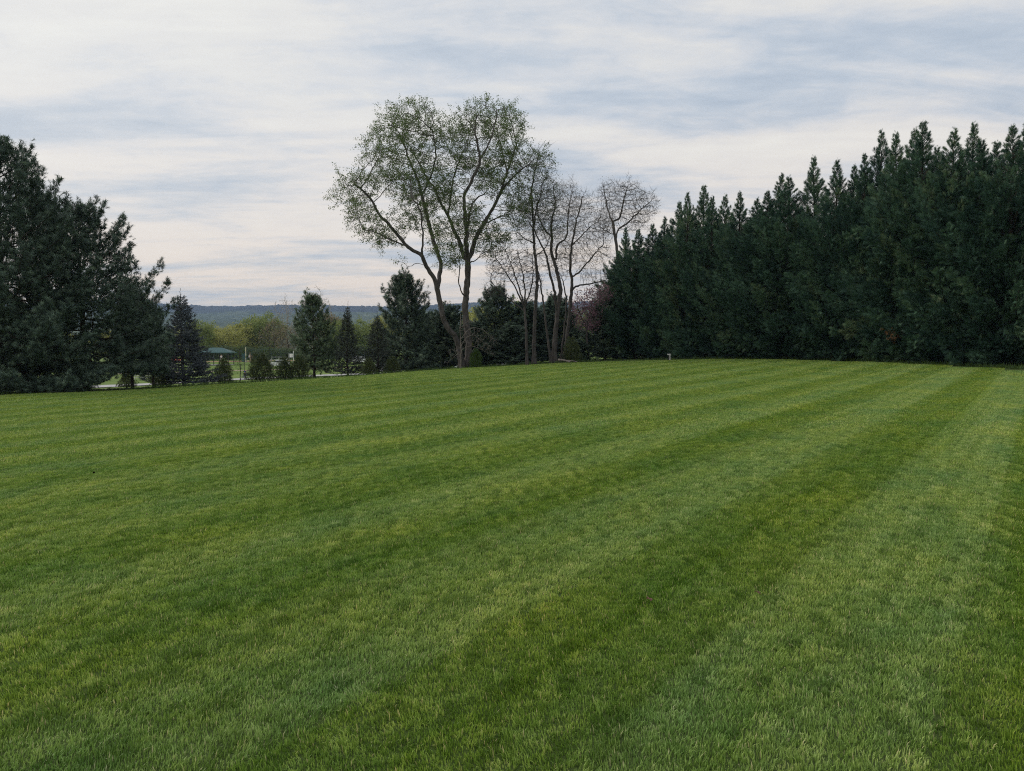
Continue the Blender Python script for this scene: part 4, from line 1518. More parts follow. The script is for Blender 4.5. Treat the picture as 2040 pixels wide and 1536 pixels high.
def build_hedge():
    protos = [make_proto(cypress(12.0, 2.6, 100 + k, 250), 'dark_bark', 'cypress') for k in range(5)]
    r = np.random.default_rng(9)
    A, B = np.array((9.3, 62.5)), np.array((23.6, 34.0))
    d = unit(B - A)
    nrm = np.array((-d[1], d[0]))                                # away from the lawn
    if nrm[0] < 0:
        nrm = -nrm
    # spires (photo px, top py), row: 0 front, 1 behind
    SP = [(1228, 500, 0), (1246, 449, 1), (1266, 454, 0), (1302, 442, 1), (1324, 428, 0), (1345, 397, 1), (1367, 378, 0), (1396, 366, 1), (1414, 386, 0), (1436, 384, 1), (1470, 379, 0), (1500, 391, 1), (1518, 377, 0), (1546, 341, 1), (1568, 345, 0),
          (1620, 306, 1), (1661, 313, 0), (1690, 324, 1), (1719, 300, 0), (1751, 252, 1), (1781, 258, 0), (1805, 250, 1), (1823, 238, 0), (1855, 288, 1), (1883, 252, 0), (1921, 237, 1), (1948, 272, 0), (1975, 274, 1), (2008, 244, 0), (2036, 236, 1)]
    items = []
    for px, py, row in SP:
        off = 1.75 + row * 1.5
        a = A + nrm * off
        u = (px - W_PX / 2) / F_PX
        # a + t d on the ray x = u y
        t = (u * a[1] - a[0]) / (d[0] - u * d[1])
        p = a + d * t
        items.append((px, py, p[0], p[1]))
    for k in range(3):                                            # runs on past the frame
        p = A + nrm * (1.75 + (k % 2) * 1.5) + d * (33.5 + k * 1.6)
        items.append((None, None, p[0], p[1]))
    for k, (px, py, x, y) in enumerate(items):
        g = hz(x, y)
        H = 12.0 + r.normal(0, .5) if px is None else pix(px, py, y)[2] - g
        wd = r.uniform(.84, 1.16) * (0.80 if k < 2 else 1.0)
        lab = 'dark green cypress spire in the tall hedge, %s from its left end' % ORD[k]
        root = plant(protos[k % 5], 'cypress_tree', lab, 'cypress tree', x, y, (wd, wd, H / protos[k % 5][3]), r.uniform(0, 6.28), 'cypresses in the hedge row')
        if px == 1781:                                            # a browned dead spray in the lower face
            rr = np.random.default_rng(77)
            n = 46
            c = pix(1781, 666, y - 2.3)
            P = c + rr.normal(0, 1, (n, 3)) * (.22, .2, .16)
            D = rr.normal(0, .5, (n, 3)) + (-.3, -.8, .1)
            Vv, Ff, tt = multi_scatter(FRONDS, P, D, .34 * rr.uniform(.7, 1.2, n), rr.random(n), rr)
            inv = np.array((Matrix.Translation(root.location) @ Matrix.Rotation(root.rotation_euler.z, 4, 'Z') @ Matrix.Diagonal((*root.scale, 1))).inverted())
            Vv = np.c_[Vv, np.ones(len(Vv))] @ inv.T
            o = obj('dead_spray', mesh_tris('dead_spray', Vv[:, :3], Ff, tt, False, M['cypress_brown']), root)
            o['label'] = 'browned dead spray low in the hedge face'
            o['kind'] = 'stuff'


build_hedge()


def build_conifers():
    # the group on the left
    g = 'white pines at the left edge'
    pa = make_proto(white_pine(12.4, 5.0, 201, 1.7, .03, 0, .27), 'dark_bark', 'pine')
    pb = make_proto(white_pine(10.6, 5.3, 207, 1.9, .12, 0, .27, 1.25), 'dark_bark', 'pine')
    Y = 36.5
    x = xat(6, Y)
    plant(pa, 'white_pine', 'tallest white pine, cut by the left edge of the photo', 'pine tree', x, Y, (1.05, 1.05, (pix(10, 262, Y)[2] - hz(x, Y)) / pa[3]), .6, g)
    Y = 41.0
    x = xat(164, Y)
    plant(pb, 'white_pine', 'broad white pine with its dark trunk showing, beside the blue spruce', 'pine tree', x, Y, (1, 1, (pix(160, 376, Y)[2] - hz(x, Y)) / pb[3]), 2.1, g)
    Y = 39.0
    x = xat(92, Y)
    plant(pa, 'white_pine', 'shorter white pine filling the gap between the two big pines', 'pine tree', x, Y, (.50, .50, (pix(92, 372, Y)[2] - hz(x, Y)) / pa[3]), 4.4, g)
    Y = 36.0
    x = xat(-75, Y)
    plant(pa, 'white_pine', 'low white pine at the very left edge, skirts down to the lawn', 'pine tree', x, Y, (.8, .8, .62), 1.2, g)
    # blue spruce and its smaller companions
    sa = make_proto(spruce(6.6, 2.35, 301, .8), 'dark_bark', 'spruce')
    sb = make_proto(spruce(5.4, 1.35, 302, .38), 'dark_bark', 'spruce_green')
    Y = 50.0
    x = xat(366, Y)
    plant(sa, 'blue_spruce', 'grey-blue spruce standing against the broad pine on the left', 'spruce tree', x, Y, (1, 1, (pix(366, 574, Y)[2] - hz(x, Y)) / sa[3]), .3)
    g = 'small spruces before the park'
    for px, py, Y, s, rz, lab in ((693, 598, 56, .92, 0, 'slim dark spruce with open lower branches, left of the pair'), (752, 618, 57, 1.02, 2.0, 'sparse dark spruce touching the wide pine, right of the pair')):
        x = xat(px, Y)
        plant(sb, 'small_spruce', lab, 'spruce tree', x, Y, (s, s, (pix(px, py, Y)[2] - hz(x, Y)) / sb[3]), rz, g)
    # pines along the far edge
    pc = make_proto(white_pine(7.4, 2.6, 203, 1.3, .10, .1, .29), 'dark_bark', 'pine')
    pg = make_proto(white_pine(6.6, 2.3, 209, 1.5, .20, 0, .27, 1.15), 'dark_bark', 'pine')
    pf = make_proto(white_pine(6.6, 2.2, 206, .75, .16, 0, .30), 'dark_bark', 'pine_light')
    pd = make_proto(white_pine(7.8, 3.0, 204, 1.3, .06, -.1, .30), 'dark_bark', 'pine')
    g = 'pines along the far lawn edge'
    for pr, H0, px, py, Y, s, rz, lab in (
            (pf, 6.6, 626, 569, 57, .88, .5, 'small airy white pine standing alone before the park'),
            (pg, 6.6, 262, 548, 45.5, .80, 2.4, 'shorter white pine between the broad pine and the blue spruce'),
            (pg, 6.6, 305, 588, 46.5, .56, 5.0, 'small white pine touching the left side of the blue spruce'),
            (pd, 7.8, 812, 526, 61, 1.0, 1.4, 'wide dark pine left of the maple trunks'),
            (pc, 7.4, 895, 596, 65, 1.0, 2.9, 'dark pine directly behind the maple trunks'),
            (pd, 7.8, 985, 556, 67, 1.0, 3.7, 'dark pine seen between the maple and the slender tree'),
            (pc, 7.4, 1045, 590, 66, 1.05, 5.1, 'low dark pine behind the slender tree'),
            (pd, 7.8, 1110, 575, 70, 1.0, .2, 'dark pine behind the forked leafless tree'),
            (pc, 7.4, 1205, 580, 66, .95, 4.0, 'dark pine at the left foot of the cypress hedge'),
            (pc, 7.4, 1080, 604, 69, 1.0, 1.1, 'dark pine between the slender and forked trees'),
            (pd, 7.8, 852, 612, 66, .9, 5.5, 'dark pine left of the leaning maple trunk, behind the wide one'),
            (pc, 7.4, 942, 632, 63, .9, 3.3, 'low dark pine right behind the upright maple trunk'),
            (pd, 7.8, 1022, 640, 62, .8, .9, 'low dark pine left of the brushy stems'),
            (pd, 7.8, 1150, 672, 63.5, .6, 2.2, 'low dark pine in front of the pink redbud')):
        x = xat(px, Y)
        plant(pr, 'white_pine', lab, 'pine tree', x, Y, (s, s, (pix(px, py, Y)[2] - hz(x, Y)) / pr[3]), rz, g)


build_conifers()


def build_shrubs():
    ps = [make_proto(round_shrub(1.9, .85, 400 + k), 'dark_bark', 'shrub') for k in range(3)]
    for q in ps:
        pass
    g = 'round shrubs along the lawn edge'
    for k, (px, top, bot, hw, Y, lab) in enumerate((
            (322, 726, 770, 22, 49, 'low dark shrub at the left foot of the blue spruce'),
            (445, 713, 763, 19, 52.0, 'first round shrub right of the blue spruce'),
            (520, 700, 760, 29, 52.5, 'largest round shrub, in front of the park fence'),
            (567, 708, 756, 18, 53.0, 'narrow round shrub, left one of the touching pair'),
            (597, 704, 753, 21, 53.2, 'round shrub touching the small airy pine'),
            (735, 711, 745, 15, 54.5, 'small conical shrub between the two dark spruces'),
            (782, 708, 742, 16, 55.0, 'small shrub against the wide dark pine'),
            (252, 738, 772, 16, 52.5, 'brownish shrub seen under the broad pine beside the bin'))):
        x = xat(px, Y)
        z1, z0 = pix(px, top, Y)[2], hz(x, Y)
        s = hw * Y / F_PX / .85
        plant(ps[k % 3], 'round_shrub', lab, 'shrub', x, Y, (s, s, (z1 - z0) / ps[k % 3][3]), k * 1.3, g, 'stems')
    Y = 55.3
    x = xat(948, Y)
    plant(ps[1], 'leafy_bush', 'bright green bush at the foot of the maple', 'shrub', x, Y, (.55, .55, .6), 1.0, None, 'stems', 'shrub_bright')
    Y = 60.5
    x = xat(1140, Y)
    plant(ps[2], 'leafy_bush', 'dark bush behind the fallen logs', 'shrub', x, Y, (.9, .9, .9), 2.0, None, 'stems')
    # slim leafy saplings among the shrubs
    for seed, px, py, Y, lab in ((51, 478, 684, 54, 'thin leafy sapling behind the first round shrub'), (52, 537, 676, 58, 'green young tree behind the largest round shrub')):
        hgt = (HORIZON + 70 - py)
        broadleaf('sapling', lab, 'young tree', on_ground(px, Y),
                  [(None, [(px, 765, 0), (px + 1, 735, 0), (px - 1, py + 28, 0), (px, py + 4, 0)], .035, .012)],
                  [(px, (py + 745) / 2, 17, (745 - py) / 2, 0, .7, 1)], seed, 170, 'shrub_bright', 4, .085, .11, .02, 1.0, 'moss_bark', 1, .22, .006, 'leafy saplings', Y=Y, step=.16, kill=.26, tip=.006, iters=60)


build_shrubs()


def build_redbud():
    Y = 63.8
    broadleaf('redbud_tree', 'pink flowering redbud between the leafless trees and the hedge', 'tree', on_ground(1172, Y), [
        (None, [(1172, 722, 0), (1170, 680, 0), (1168, 650, 0)], .10, .07),
        (0, [(1168, 650, 0), (1155, 625, -.3), (1147, 600, -.5)], .05, .02),
        (0, [(1168, 650, 0), (1176, 620, .3), (1182, 590, .4)], .05, .02),
        (0, [(1168, 650, 0), (1192, 630, -.3), (1205, 600, -.5)], .05, .02)],
        [(1160, 612, 26, 30, 0, 1.4, 1), (1185, 600, 28, 32, 0, 1.4, 1), (1172, 640, 30, 24, 0, 1.3, .8), (1205, 585, 16, 22, 0, 1.0, .8)],
        61, 1600, 'redbud', 9, .10, .12, .016, 1.0, 'moss_bark', 1, .3, .007, Y=Y, step=.22, kill=.28)


build_redbud()

# ------------------------------------------------------------------ trees at the far side of the park
def far_proto(H, W, seed, n_att, bark, leaf, per, size, keep, tip=.03):
    """A small broadleaved tree of height H and crown radius W, grown about the origin: (trunk, branches, crown)."""
    r = np.random.default_rng(seed)
    nodes, par = [], []
    for j, z in enumerate(np.arange(-.3, H * .38, .8)):
        nodes.append(np.array((r.normal(0, .05), r.normal(0, .05), z)))
        par.append(j - 1)
    n = n_att
    v = unit(r.normal(0, 1, (n, 3))) * (r.random(n) ** .42)[:, None]
    lump = 1 + .22 * np.sin(v[:, 0] * 5 + seed) * np.cos(v[:, 2] * 4 + seed)
    A = v * lump[:, None] * (W, W, H * .43) + (0, 0, H * .56)
    n0 = len(nodes)
    pts, par = colonize(nodes, par, A, .75, 1.1, 9.0, 60, np.array((0, 0, .15)), r, .16)
    n = len(pts)
    kids = [[] for _ in range(n)]
    for i in range(n):
        if par[i] >= 0:
            kids[par[i]].append(i)
    pw = np.zeros(n)
    for i in range(n - 1, -1, -1):
        if not kids[i]:
            pw[i] = tip ** 2.2
        if par[i] >= 0:
            pw[par[i]] += pw[i]
    rr = pw ** (1 / 2.2)
    own = np.full(n, -1)
    own[:n0] = 0
    tubes = tree_meshes(pts, par, kids, rr, own, 1)
    V, Fc, _ = join(tubes[0])
    t = mesh_tris('trunk', V, Fc, None, True, M[bark])
    fine = np.array([i for i in range(n) if rr[i] < .09 and par[i] >= 0])
    tw, ends, _ = twigs_at(pts[fine], unit(pts[fine] - pts[par[fine]]), r, 3, 1.0, .022)
    V, Fc, _ = join(tubes.get(-1, []) + [tw])
    b = mesh_tris('branches', V, Fc, None, False, M[bark])
    sel = ends[r.random(len(ends)) < keep]
    c = mesh_tris('crown', *leaves_at(sel, r, per, .38, size), False, M[leaf])
    return t, b, c


def build_far_trees():
    lush = [far_proto(14, 6.0, 500 + k, 650, 'moss_bark', 'spring_yellow', 9, .44, 1.0) for k in range(3)]
    thin = [far_proto(15, 5.2, 510 + k, 600, 'moss_bark', 'spring_tan', 3, .32, .8) for k in range(2)]
    pale = [far_proto(20, 5.0, 520 + k, 500, 'pale_bark', 'spring_tan', 1, .24, .25, .035) for k in range(2)]
    g = 'spring trees beyond the park'
    T = [  # px, top py, Y, proto, leaf, width
        (398, 640, 225, lush[0], 'spring_green', .8, 'fresh green tree just right of the blue spruce tip'),
        (425, 652, 240, lush[1], 'spring_yellow', .9, 'yellow-green tree behind the green-roofed pavilion'),
        (452, 655, 232, lush[2], 'spring_yellow', .85, 'yellow-green tree right of the pavilion roof'),
        (480, 647, 245, lush[0], 'spring_yellow', .9, 'pale yellow-green tree above the cream pole'),
        (508, 632, 250, lush[1], 'spring_green', .95, 'taller green tree above the largest round shrub'),
        (532, 628, 256, lush[2], 'spring_green', .95, 'tallest green tree, left of the grey leafless one'),
        (548, 634, 236, thin[0], 'spring_tan', .9, 'grey-brown barely leafing tree beside the tallest green one'),
        (575, 646, 230, thin[1], 'spring_tan', .9, 'tan budding tree below the white-barked one'),
        (572, 584, 262, pale[0], 'spring_tan', .9, 'white-barked leafless tree rising above the tan ones'),
        (603, 643, 240, thin[0], 'spring_tan', .9, 'tan budding tree left of the airy pine'),
        (640, 572, 265, pale[1], 'spring_tan', 1.0, 'leafless crown showing behind the top of the airy pine'),
        (655, 628, 246, lush[1], 'spring_tan', .9, 'tan-green tree right behind the airy pine'),
        (675, 640, 236, lush[0], 'spring_green', .85, 'green tree between the airy pine and slim spruce'),
        (722, 640, 242, lush[2], 'spring_green', .95, 'green tree between the two dark spruces'),
        (765, 632, 250, lush[1], 'spring_yellow', .9, 'yellow-green tree peeping above the sparse spruce'),
        (350, 655, 238, lush[2], 'spring_yellow', .9, 'yellow-green tree half hidden by the blue spruce'),
        (300, 665, 236, lush[0], 'spring_yellow', .9, 'yellow-green tree glimpsed through the broad pine, nearer the spruce'),
        (225, 660, 240, lush[1], 'spring_yellow', 1.0, 'yellow-green tree glimpsed through the middle of the broad pine'),
        (120, 660, 240, lush[2], 'spring_yellow', 1.0, 'yellow-green tree glimpsed between the two left pines'),
        (30, 660, 240, lush[0], 'spring_yellow', 1.0, 'yellow-green tree glimpsed behind the tallest pine'),
        (850, 640, 245, lush[0], 'spring_yellow', 1.0, 'yellow-green tree behind the leaning maple trunk'),
        (960, 615, 180, lush[1], 'spring_yellow', .9, 'yellow-green tree seen right of the upright maple trunk'),
        (1020, 605, 170, lush[2], 'spring_green', .9, 'green tree behind the brushy bare stems'),
        (1150, 620, 175, lush[0], 'spring_green', .9, 'green tree behind the wide-limbed bare tree'),
    ]
    for k, (px, py, Y, pr, leaf, w, lab) in enumerate(T):
        x = xat(px, Y)
        H0 = 20.0 if pr in pale else 15.0 if pr in thin else 14.0
        H = pix(px, py, Y)[2] - hz(x, Y)
        plant(pr, 'spring_tree', lab, 'tree', x, Y, (w, w, H / H0), k * 1.9, g, leaf=leaf)
    # thicket of low trees along the back of the ball field
    for k in range(16):
        px = 392 + 25 * k + (k * 37 % 11) - 5
        Y = 207 + (k * 53 % 9)
        x = xat(px, Y)
        h = 3.4 + (k * 29 % 10) * .18
        plant(lush[k % 3], 'thicket_tree', 'low bushy green tree at the back of the ball field, %s from the blue spruce' % ORD[k], 'tree', x, Y, (.30 + h * .035, .30 + h * .03, h / 14.0), k * 2.3, 'low trees behind the ball field', leaf='thicket', sink=.9)


build_far_trees()

# ------------------------------------------------------------------ things in the park
def person(name, label, x, y, rz, height, top, legs, pose='stand', hair='hair', top_name='shirt'):
    """One continuous skinned body, with clothing and hair as close-fitting children."""
    s = height / 1.75
    root = tag(empty(name, (x, y, hz(x, y) + .05), rz, (s, s, s)), label, 'person')

    def skin_mesh(nm, verts, edges, radii, mat, root_i=0):
        me = bpy.data.meshes.new(nm)
        me.from_pydata(verts, edges, [])
        o = bpy.data.objects.new(nm, me)
        COL.objects.link(o)
        m = o.modifiers.new('skin', 'SKIN')
        m.use_smooth_shade = True
        for i, rr_ in enumerate(radii):
            me.skin_vertices[0].data[i].radius = (rr_, rr_)
            me.skin_vertices[0].data[i].use_root = i == root_i
        o.modifiers.new('sub', 'SUBSURF').levels = 1
        dg = bpy.context.evaluated_depsgraph_get()
        m2 = bpy.data.meshes.new_from_object(o.evaluated_get(dg))
        bpy.data.objects.remove(o)
        m2.materials.clear()
        m2.materials.append(mat)
        return obj(nm, m2, root)

    st = .16 if pose == 'walk' else .03
    b = 0.0
    J = dict(pel=(0, b, .95), belly=(0, b, 1.12), chest=(0, b - .01, 1.34), neck=(0, b - .02, 1.49), head=(0, b - .05, 1.62), crown=(0, b - .04, 1.72),
             lsh=(.18, b, 1.42), lel=(.24, b + st * .6, 1.16), lwr=(.23, b + st * .2 - .10, .93), lhd=(.22, b - .14, .85),
             rsh=(-.18, b, 1.42), rel=(-.24, b - st * .5, 1.16), rwr=(-.23, b - st * .9 - .08, .93), rhd=(-.22, b - st - .10, .86),
             lhp=(.09, b, .90), lkn=(.10, b - st, .50), lan=(.10, b - st * 1.2, .09), lto=(.11, b - st * 1.2 - .16, .03),
             rhp=(-.09, b, .90), rkn=(-.10, b + st * .4, .50), ran=(-.10, b + st * 1.7, .10), rto=(-.11, b + st * 1.7 - .15, .03))
    if pose == 'sit':
        for k in ('pel', 'belly', 'chest', 'neck', 'head', 'crown', 'lsh', 'lel', 'rsh', 'rel', 'lhp', 'rhp'):
            x0, y0, z0 = J[k]
            J[k] = (x0, y0 - (z0 - .95) * .35, z0 - .05)
        J.update(lwr=(.2, -.50, 1.02), lhd=(.2, -.58, 1.0), rwr=(-.2, -.50, 1.02), rhd=(-.2, -.58, 1.0), lkn=(.10, -.36, .70), lan=(.10, -.22, .30), lto=(.10, -.36, .24), rkn=(-.10, -.30, .52), ran=(-.10, -.16, .12), rto=(-.10, -.30, .07))
    RD = dict(pel=.15, belly=.13, chest=.16, neck=.055, head=.095, crown=.075, lsh=.065, lel=.045, lwr=.032, lhd=.035, rsh=.065, rel=.045, rwr=.032, rhd=.035, lhp=.10, lkn=.062, lan=.042, lto=.035, rhp=.10, rkn=.062, ran=.042, rto=.035)
    names = list(J)
    E = [('pel', 'belly'), ('belly', 'chest'), ('chest', 'neck'), ('neck', 'head'), ('head', 'crown'), ('chest', 'lsh'), ('lsh', 'lel'), ('lel', 'lwr'), ('lwr', 'lhd'), ('chest', 'rsh'), ('rsh', 'rel'), ('rel', 'rwr'), ('rwr', 'rhd'), ('pel', 'lhp'), ('lhp', 'lkn'), ('lkn', 'lan'), ('lan', 'lto'), ('pel', 'rhp'), ('rhp', 'rkn'), ('rkn', 'ran'), ('ran', 'rto')]

    def sub(nm, keep, mat, grow):
        ks = [k for k in names if k in keep]
        ed = [(ks.index(a), ks.index(c)) for a, c in E if a in keep and c in keep]
        return skin_mesh(nm, [J[k] for k in ks], ed, [RD[k] + grow for k in ks], mat)
    sub('body', names, M['skin'], 0)
    sub(top_name, ('belly', 'chest', 'lsh', 'lel', 'rsh', 'rel', 'pel'), M[top], .02)
    sub('trousers', ('pel', 'lhp', 'lkn', 'rhp', 'rkn') + (('lan', 'ran') if legs != 'shorts' else ()), M['denim' if legs == 'shorts' else legs], .016)
    hx, hy, hz_ = J['head']
    skin_mesh('hair', [(hx, hy + .03, hz_ + .03), (hx, hy + .01, hz_ + .10)], [(0, 1)], [.10, .085], M[hair])
    return root


def park_bits():
    # pavilion with a green hipped roof
    Y = 172.0
    x0 = xat(432, Y)
    z0 = hz(x0, Y)
    root = tag(empty('pavilion', (x0, Y, z0), .08), 'open park pavilion with a low green hipped roof', 'pavilion')
    ze = pix(432, 702, Y)[2] - z0
    zr = pix(432, 692.5, Y)[2] - z0
    bm = bmesh.new()
    a, b = 3.7, 2.8
    lo = [bm.verts.new(p) for p in ((-a, -b, ze), (a, -b, ze), (a, b, ze), (-a, b, ze))]
    up = [bm.verts.new(p) for p in ((-1.1, 0, zr), (1.1, 0, zr))]
    un = [bm.verts.new(p) for p in ((-a, -b, ze - .16), (a, -b, ze - .16), (a, b, ze - .16), (-a, b, ze - .16))]
    for f in ((lo[0], lo[1], up[1], up[0]), (lo[1], lo[2], up[1]), (lo[2], lo[3], up[0], up[1]), (lo[3], lo[0], up[0]), (un[3], un[2], un[1], un[0])):
        bm.faces.new(f)
    for i in range(4):
        bm.faces.new((lo[i], un[i], un[(i + 1) % 4], lo[(i + 1) % 4]))
    obj('roof', bm_mesh('roof', bm, M['green_roof']), root)
    for sx in (-3.1, 0, 3.1):
        for sy in (-2.2, 2.2):
            box_obj('post', root, M['post_dark'], ((sx, sy, (ze - .17) / 2), (.16, .16, ze - .17)))
    box_obj('floor_slab', root, M['asphalt'], ((0, 0, .05), (6.6, 5.0, .14)))
    # people
    Y = 188
    person('person', 'person in a white shirt and dark shorts walking by the pavilion', xat(441.5, Y), Y, 1.2, 1.75, 'shirt_white', 'shorts', 'walk')
    person('person', 'person in grey clothes beside the one in white', xat(436.5, Y), Y + 1.2, 2.4, 1.65, 'grey_cloth', 'grey_cloth', 'walk')
    person('person', 'person in a maroon top standing by the park fence', xat(501, 187), 187, .4, 1.75, 'maroon', 'maroon', 'stand')
    person('person', 'person in a white top standing left of the maroon one', xat(497.5, 189), 189, -.5, 1.72, 'shirt_white', 'denim', 'stand')
    # cyclist on the road
    Y = 107.5
    xb = xat(487, Y)
    zb = hz(xb, Y) + .06
    bike = tag(empty('bicycle', (xb, Y, zb), R(80), (.8, .8, .8)), 'small bicycle under the rider in blue on the road', 'bicycle')
    for yy in (-.52, .52):
        bm = bmesh.new()
        n = 20
        P = np.array([(0, yy + .33 * math.cos(t), .34 + .33 * math.sin(t)) for t in np.linspace(0, 2 * math.pi, n + 1)])
        V, Fc, _ = tube(P, np.full(n + 1, .022), 5)
        w = obj('wheel', mesh_tris('wheel', V, Fc, None, True, M['tyre']), bike)
        rod_obj('spokes', w, M['aluminium'], *[((0, yy, .34), (0, yy + .32 * math.cos(t), .34 + .32 * math.sin(t)), .004, 4) for t in np.arange(8) * math.pi / 4])
        bm.free()
    rod_obj('frame', bike, M['blue_cloth'], ((0, .52, .34), (0, .05, .32), .016), ((0, .05, .32), (0, .20, .82), .016), ((0, .20, .78), (0, -.34, .80), .016), ((0, .05, .32), (0, -.36, .72), .018), ((0, -.52, .34), (0, -.34, .90), .016), ((0, .52, .34), (0, .19, .76), .012))
    rod_obj('handlebar', bike, M['tyre'], ((-.26, -.30, .95), (.26, -.30, .95), .014), ((0, -.34, .88), (0, -.30, .95), .014))
    box_obj('saddle', bike, M['tyre'], ((0, .22, .85), (.14, .26, .06)), bevel=.02)
    rider = person('person', 'small rider in a blue jacket cycling along the road', xb, Y, R(80), 1.28, 'blue_cloth', 'denim', 'sit', top_name='jacket')
    rider.location.z = zb + .02
    # fence of the ball court
    Y = 186
    xa, xe = xat(462, Y), xat(560, Y)
    root = tag(empty('court_fence', (xa, Y, hz(xa, Y))), 'tall green wire fence of the ball court behind the largest shrub', 'fence')
    Lf = xe - xa
    hgt = 2.9
    nP = 6
    for i in range(nP):
        xx = Lf * i / (nP - 1)
        zz = hz(xa + xx, Y) - hz(xa, Y)
        rod_obj('post', root, M['fence_green'], ((xx, 0, zz - .1), (xx, 0, zz + hgt), .05))
    rod_obj('top_rail', root, M['fence_green'], ((0, -.06, hgt), (Lf, -.06, hgt + hz(xe, Y) - hz(xa, Y)), .035))
    bm = bmesh.new()
    for i in range(90):
        xx = Lf * i / 89
        add_rod(bm, (xx, .06, .05), (xx, .06, hgt - .05), .006, 3)
    for i in range(14):
        zz = .1 + (hgt - .2) * i / 13
        add_rod(bm, (0, .07, zz), (Lf, .07, zz), .006, 3)
    obj('wire_mesh', bm_mesh('wire_mesh', bm, M['fence_green']), root)['kind'] = 'stuff'
    box_obj('windscreen', root, M['teal'], ((Lf * .26, -.12, 1.15), (1.1, .03, 2.0)))['label'] = 'dark teal windscreen panel'
    # poles
    Y = 184
    root = tag(empty('park_pole', ground(xat(490, Y), Y)), 'cream pole standing before the court fence', 'pole', 'poles in the park')
    rod_obj('shaft', root, M['cream'], ((0, 0, -.1), (0, 0, 3.6), .11, 8, .09))
    box_obj('base', root, M['asphalt'], ((0, 0, .06), (.4, .4, .14)))
    Y = 182
    root = tag(empty('park_pole', ground(xat(498.5, Y), Y)), 'short tan pole right of the cream pole', 'pole', 'poles in the park')
    rod_obj('shaft', root, M['sand'], ((0, 0, -.1), (0, 0, 2.4), .09, 8, .07))
    box_obj('base', root, M['asphalt'], ((0, 0, .06), (.36, .36, .14)))
    Y = 118
    root = tag(empty('park_pole', ground(xat(486.5, Y), Y)), 'thin dark pole beside the road above the blue rider', 'pole', 'poles in the park')
    rod_obj('shaft', root, M['post_dark'], ((0, 0, -.1), (0, 0, 2.9), .06, 8, .05))
    box_obj('base', root, M['asphalt'], ((0, 0, .06), (.32, .32, .14)))
    # notice board
    Y = 150
    xs, zs = xat(580.5, Y), None
    zs = hz(xs, Y)
    root = tag(empty('notice_board', (xs, Y, zs), .1), 'pale notice board on white posts left of the airy pine', 'notice board')
    zt = pix(580, 699, Y)[2] - zs
    rod_obj('post', root, M['white_paint'], ((.42, 0, -.1), (.42, 0, zt), .06))
    rod_obj('post', root, M['white_paint'], ((-.42, 0, -.1), (-.42, 0, zt - .4), .05))
    box_obj('board', root, M['white_paint'], ((0, -.08, zt - .9), (.62, .04, .72)))
    box_obj('frame', root, M['teal'], ((0, -.05, zt - .52), (.86, .05, .06)), ((0, -.05, zt - 1.3), (.86, .05, .06)), ((-.38, -.05, zt - .91), (.06, .05, .72)), ((.36, -.05, zt - .91), (.06, .05, .72)))

    # bleachers
    def bleacher(px, py, Y, w, rz, lab):
        x = xat(px, Y)
        root = tag(empty('bleacher', (x, Y, hz(x, Y)), rz), lab, 'bleacher', 'aluminium bleachers')
        for k in range(4):
            box_obj('seat', root, M['aluminium'], ((0, k * .6, .42 + k * .28), (w, .26, .05)))
            if k:
                box_obj('footboard', root, M['aluminium'], ((0, k * .6 - .28, .14 + k * .28), (w, .24, .04)))
        for sx in (-w * .42, 0, w * .42):
            rod_obj('frame', root, M['aluminium'], ((sx, -.1, -.1), (sx, 2.0, 1.28), .035), ((sx, 1.9, -.1), (sx, 1.9, 1.9), .035), ((sx, 0, -.1), (sx, 0, .42), .035), ((sx, .9, -.1), (sx, .9, .72), .035))
        rod_obj('railing', root, M['aluminium'], ((-w * .45, 2.1, 1.8), (w * .45, 2.1, 1.8), .03), ((-w * .45, 2.1, 1.3), (-w * .45, 2.1, 1.8), .03), ((w * .45, 2.1, 1.3), (w * .45, 2.1, 1.8), .03))
    bleacher(288, 750, 124, 4.2, .1, 'pale bleacher seen under the broad pine left of the spruce')
    bleacher(549, 718, 165, 4.0, -.1, 'pale bleacher between the largest shrub and the narrow one')
    # litter bin
    Y = 102.5
    x = xat(217, Y)
    root = tag(empty('litter_bin', (x, Y - 6, hz(x, Y - 6))), 'dark teal litter bin beside the road under the broad pine', 'bin')
    rod_obj('drum', root, M['teal'], ((0, 0, -.05), (0, 0, 1.0), .34, 16, .40))
    rod_obj('lid', root, M['green_roof'], ((0, 0, 1.0), (0, 0, 1.2), .43, 16, .25))
    # red canopy behind the spruce
    Y = 140
    x = xat(346, Y)
    root = tag(empty('canopy', (x, Y, hz(x, Y)), .3), 'small red canopy glimpsed at the left side of the blue spruce', 'canopy')
    zc = pix(346, 714, Y)[2] - hz(x, Y)
    bm = bmesh.new()
    g = bmesh.ops.create_cone(bm, cap_ends=True, segments=4, radius1=1.9, radius2=.08, depth=.8)
    bmesh.ops.rotate(bm, cent=(0, 0, 0), matrix=Matrix.Rotation(R(45), 3, 'Z'), verts=bm.verts)
    bmesh.ops.translate(bm, vec=(0, 0, zc), verts=bm.verts)
    obj('top', bm_mesh('top', bm, M['red']), root)
    for sx in (-1.2, 1.2):
        for sy in (-1.2, 1.2):
            rod_obj('post', root, M['aluminium'], ((sx, sy, -.1), (sx, sy, zc - .4), .03))


park_bits()


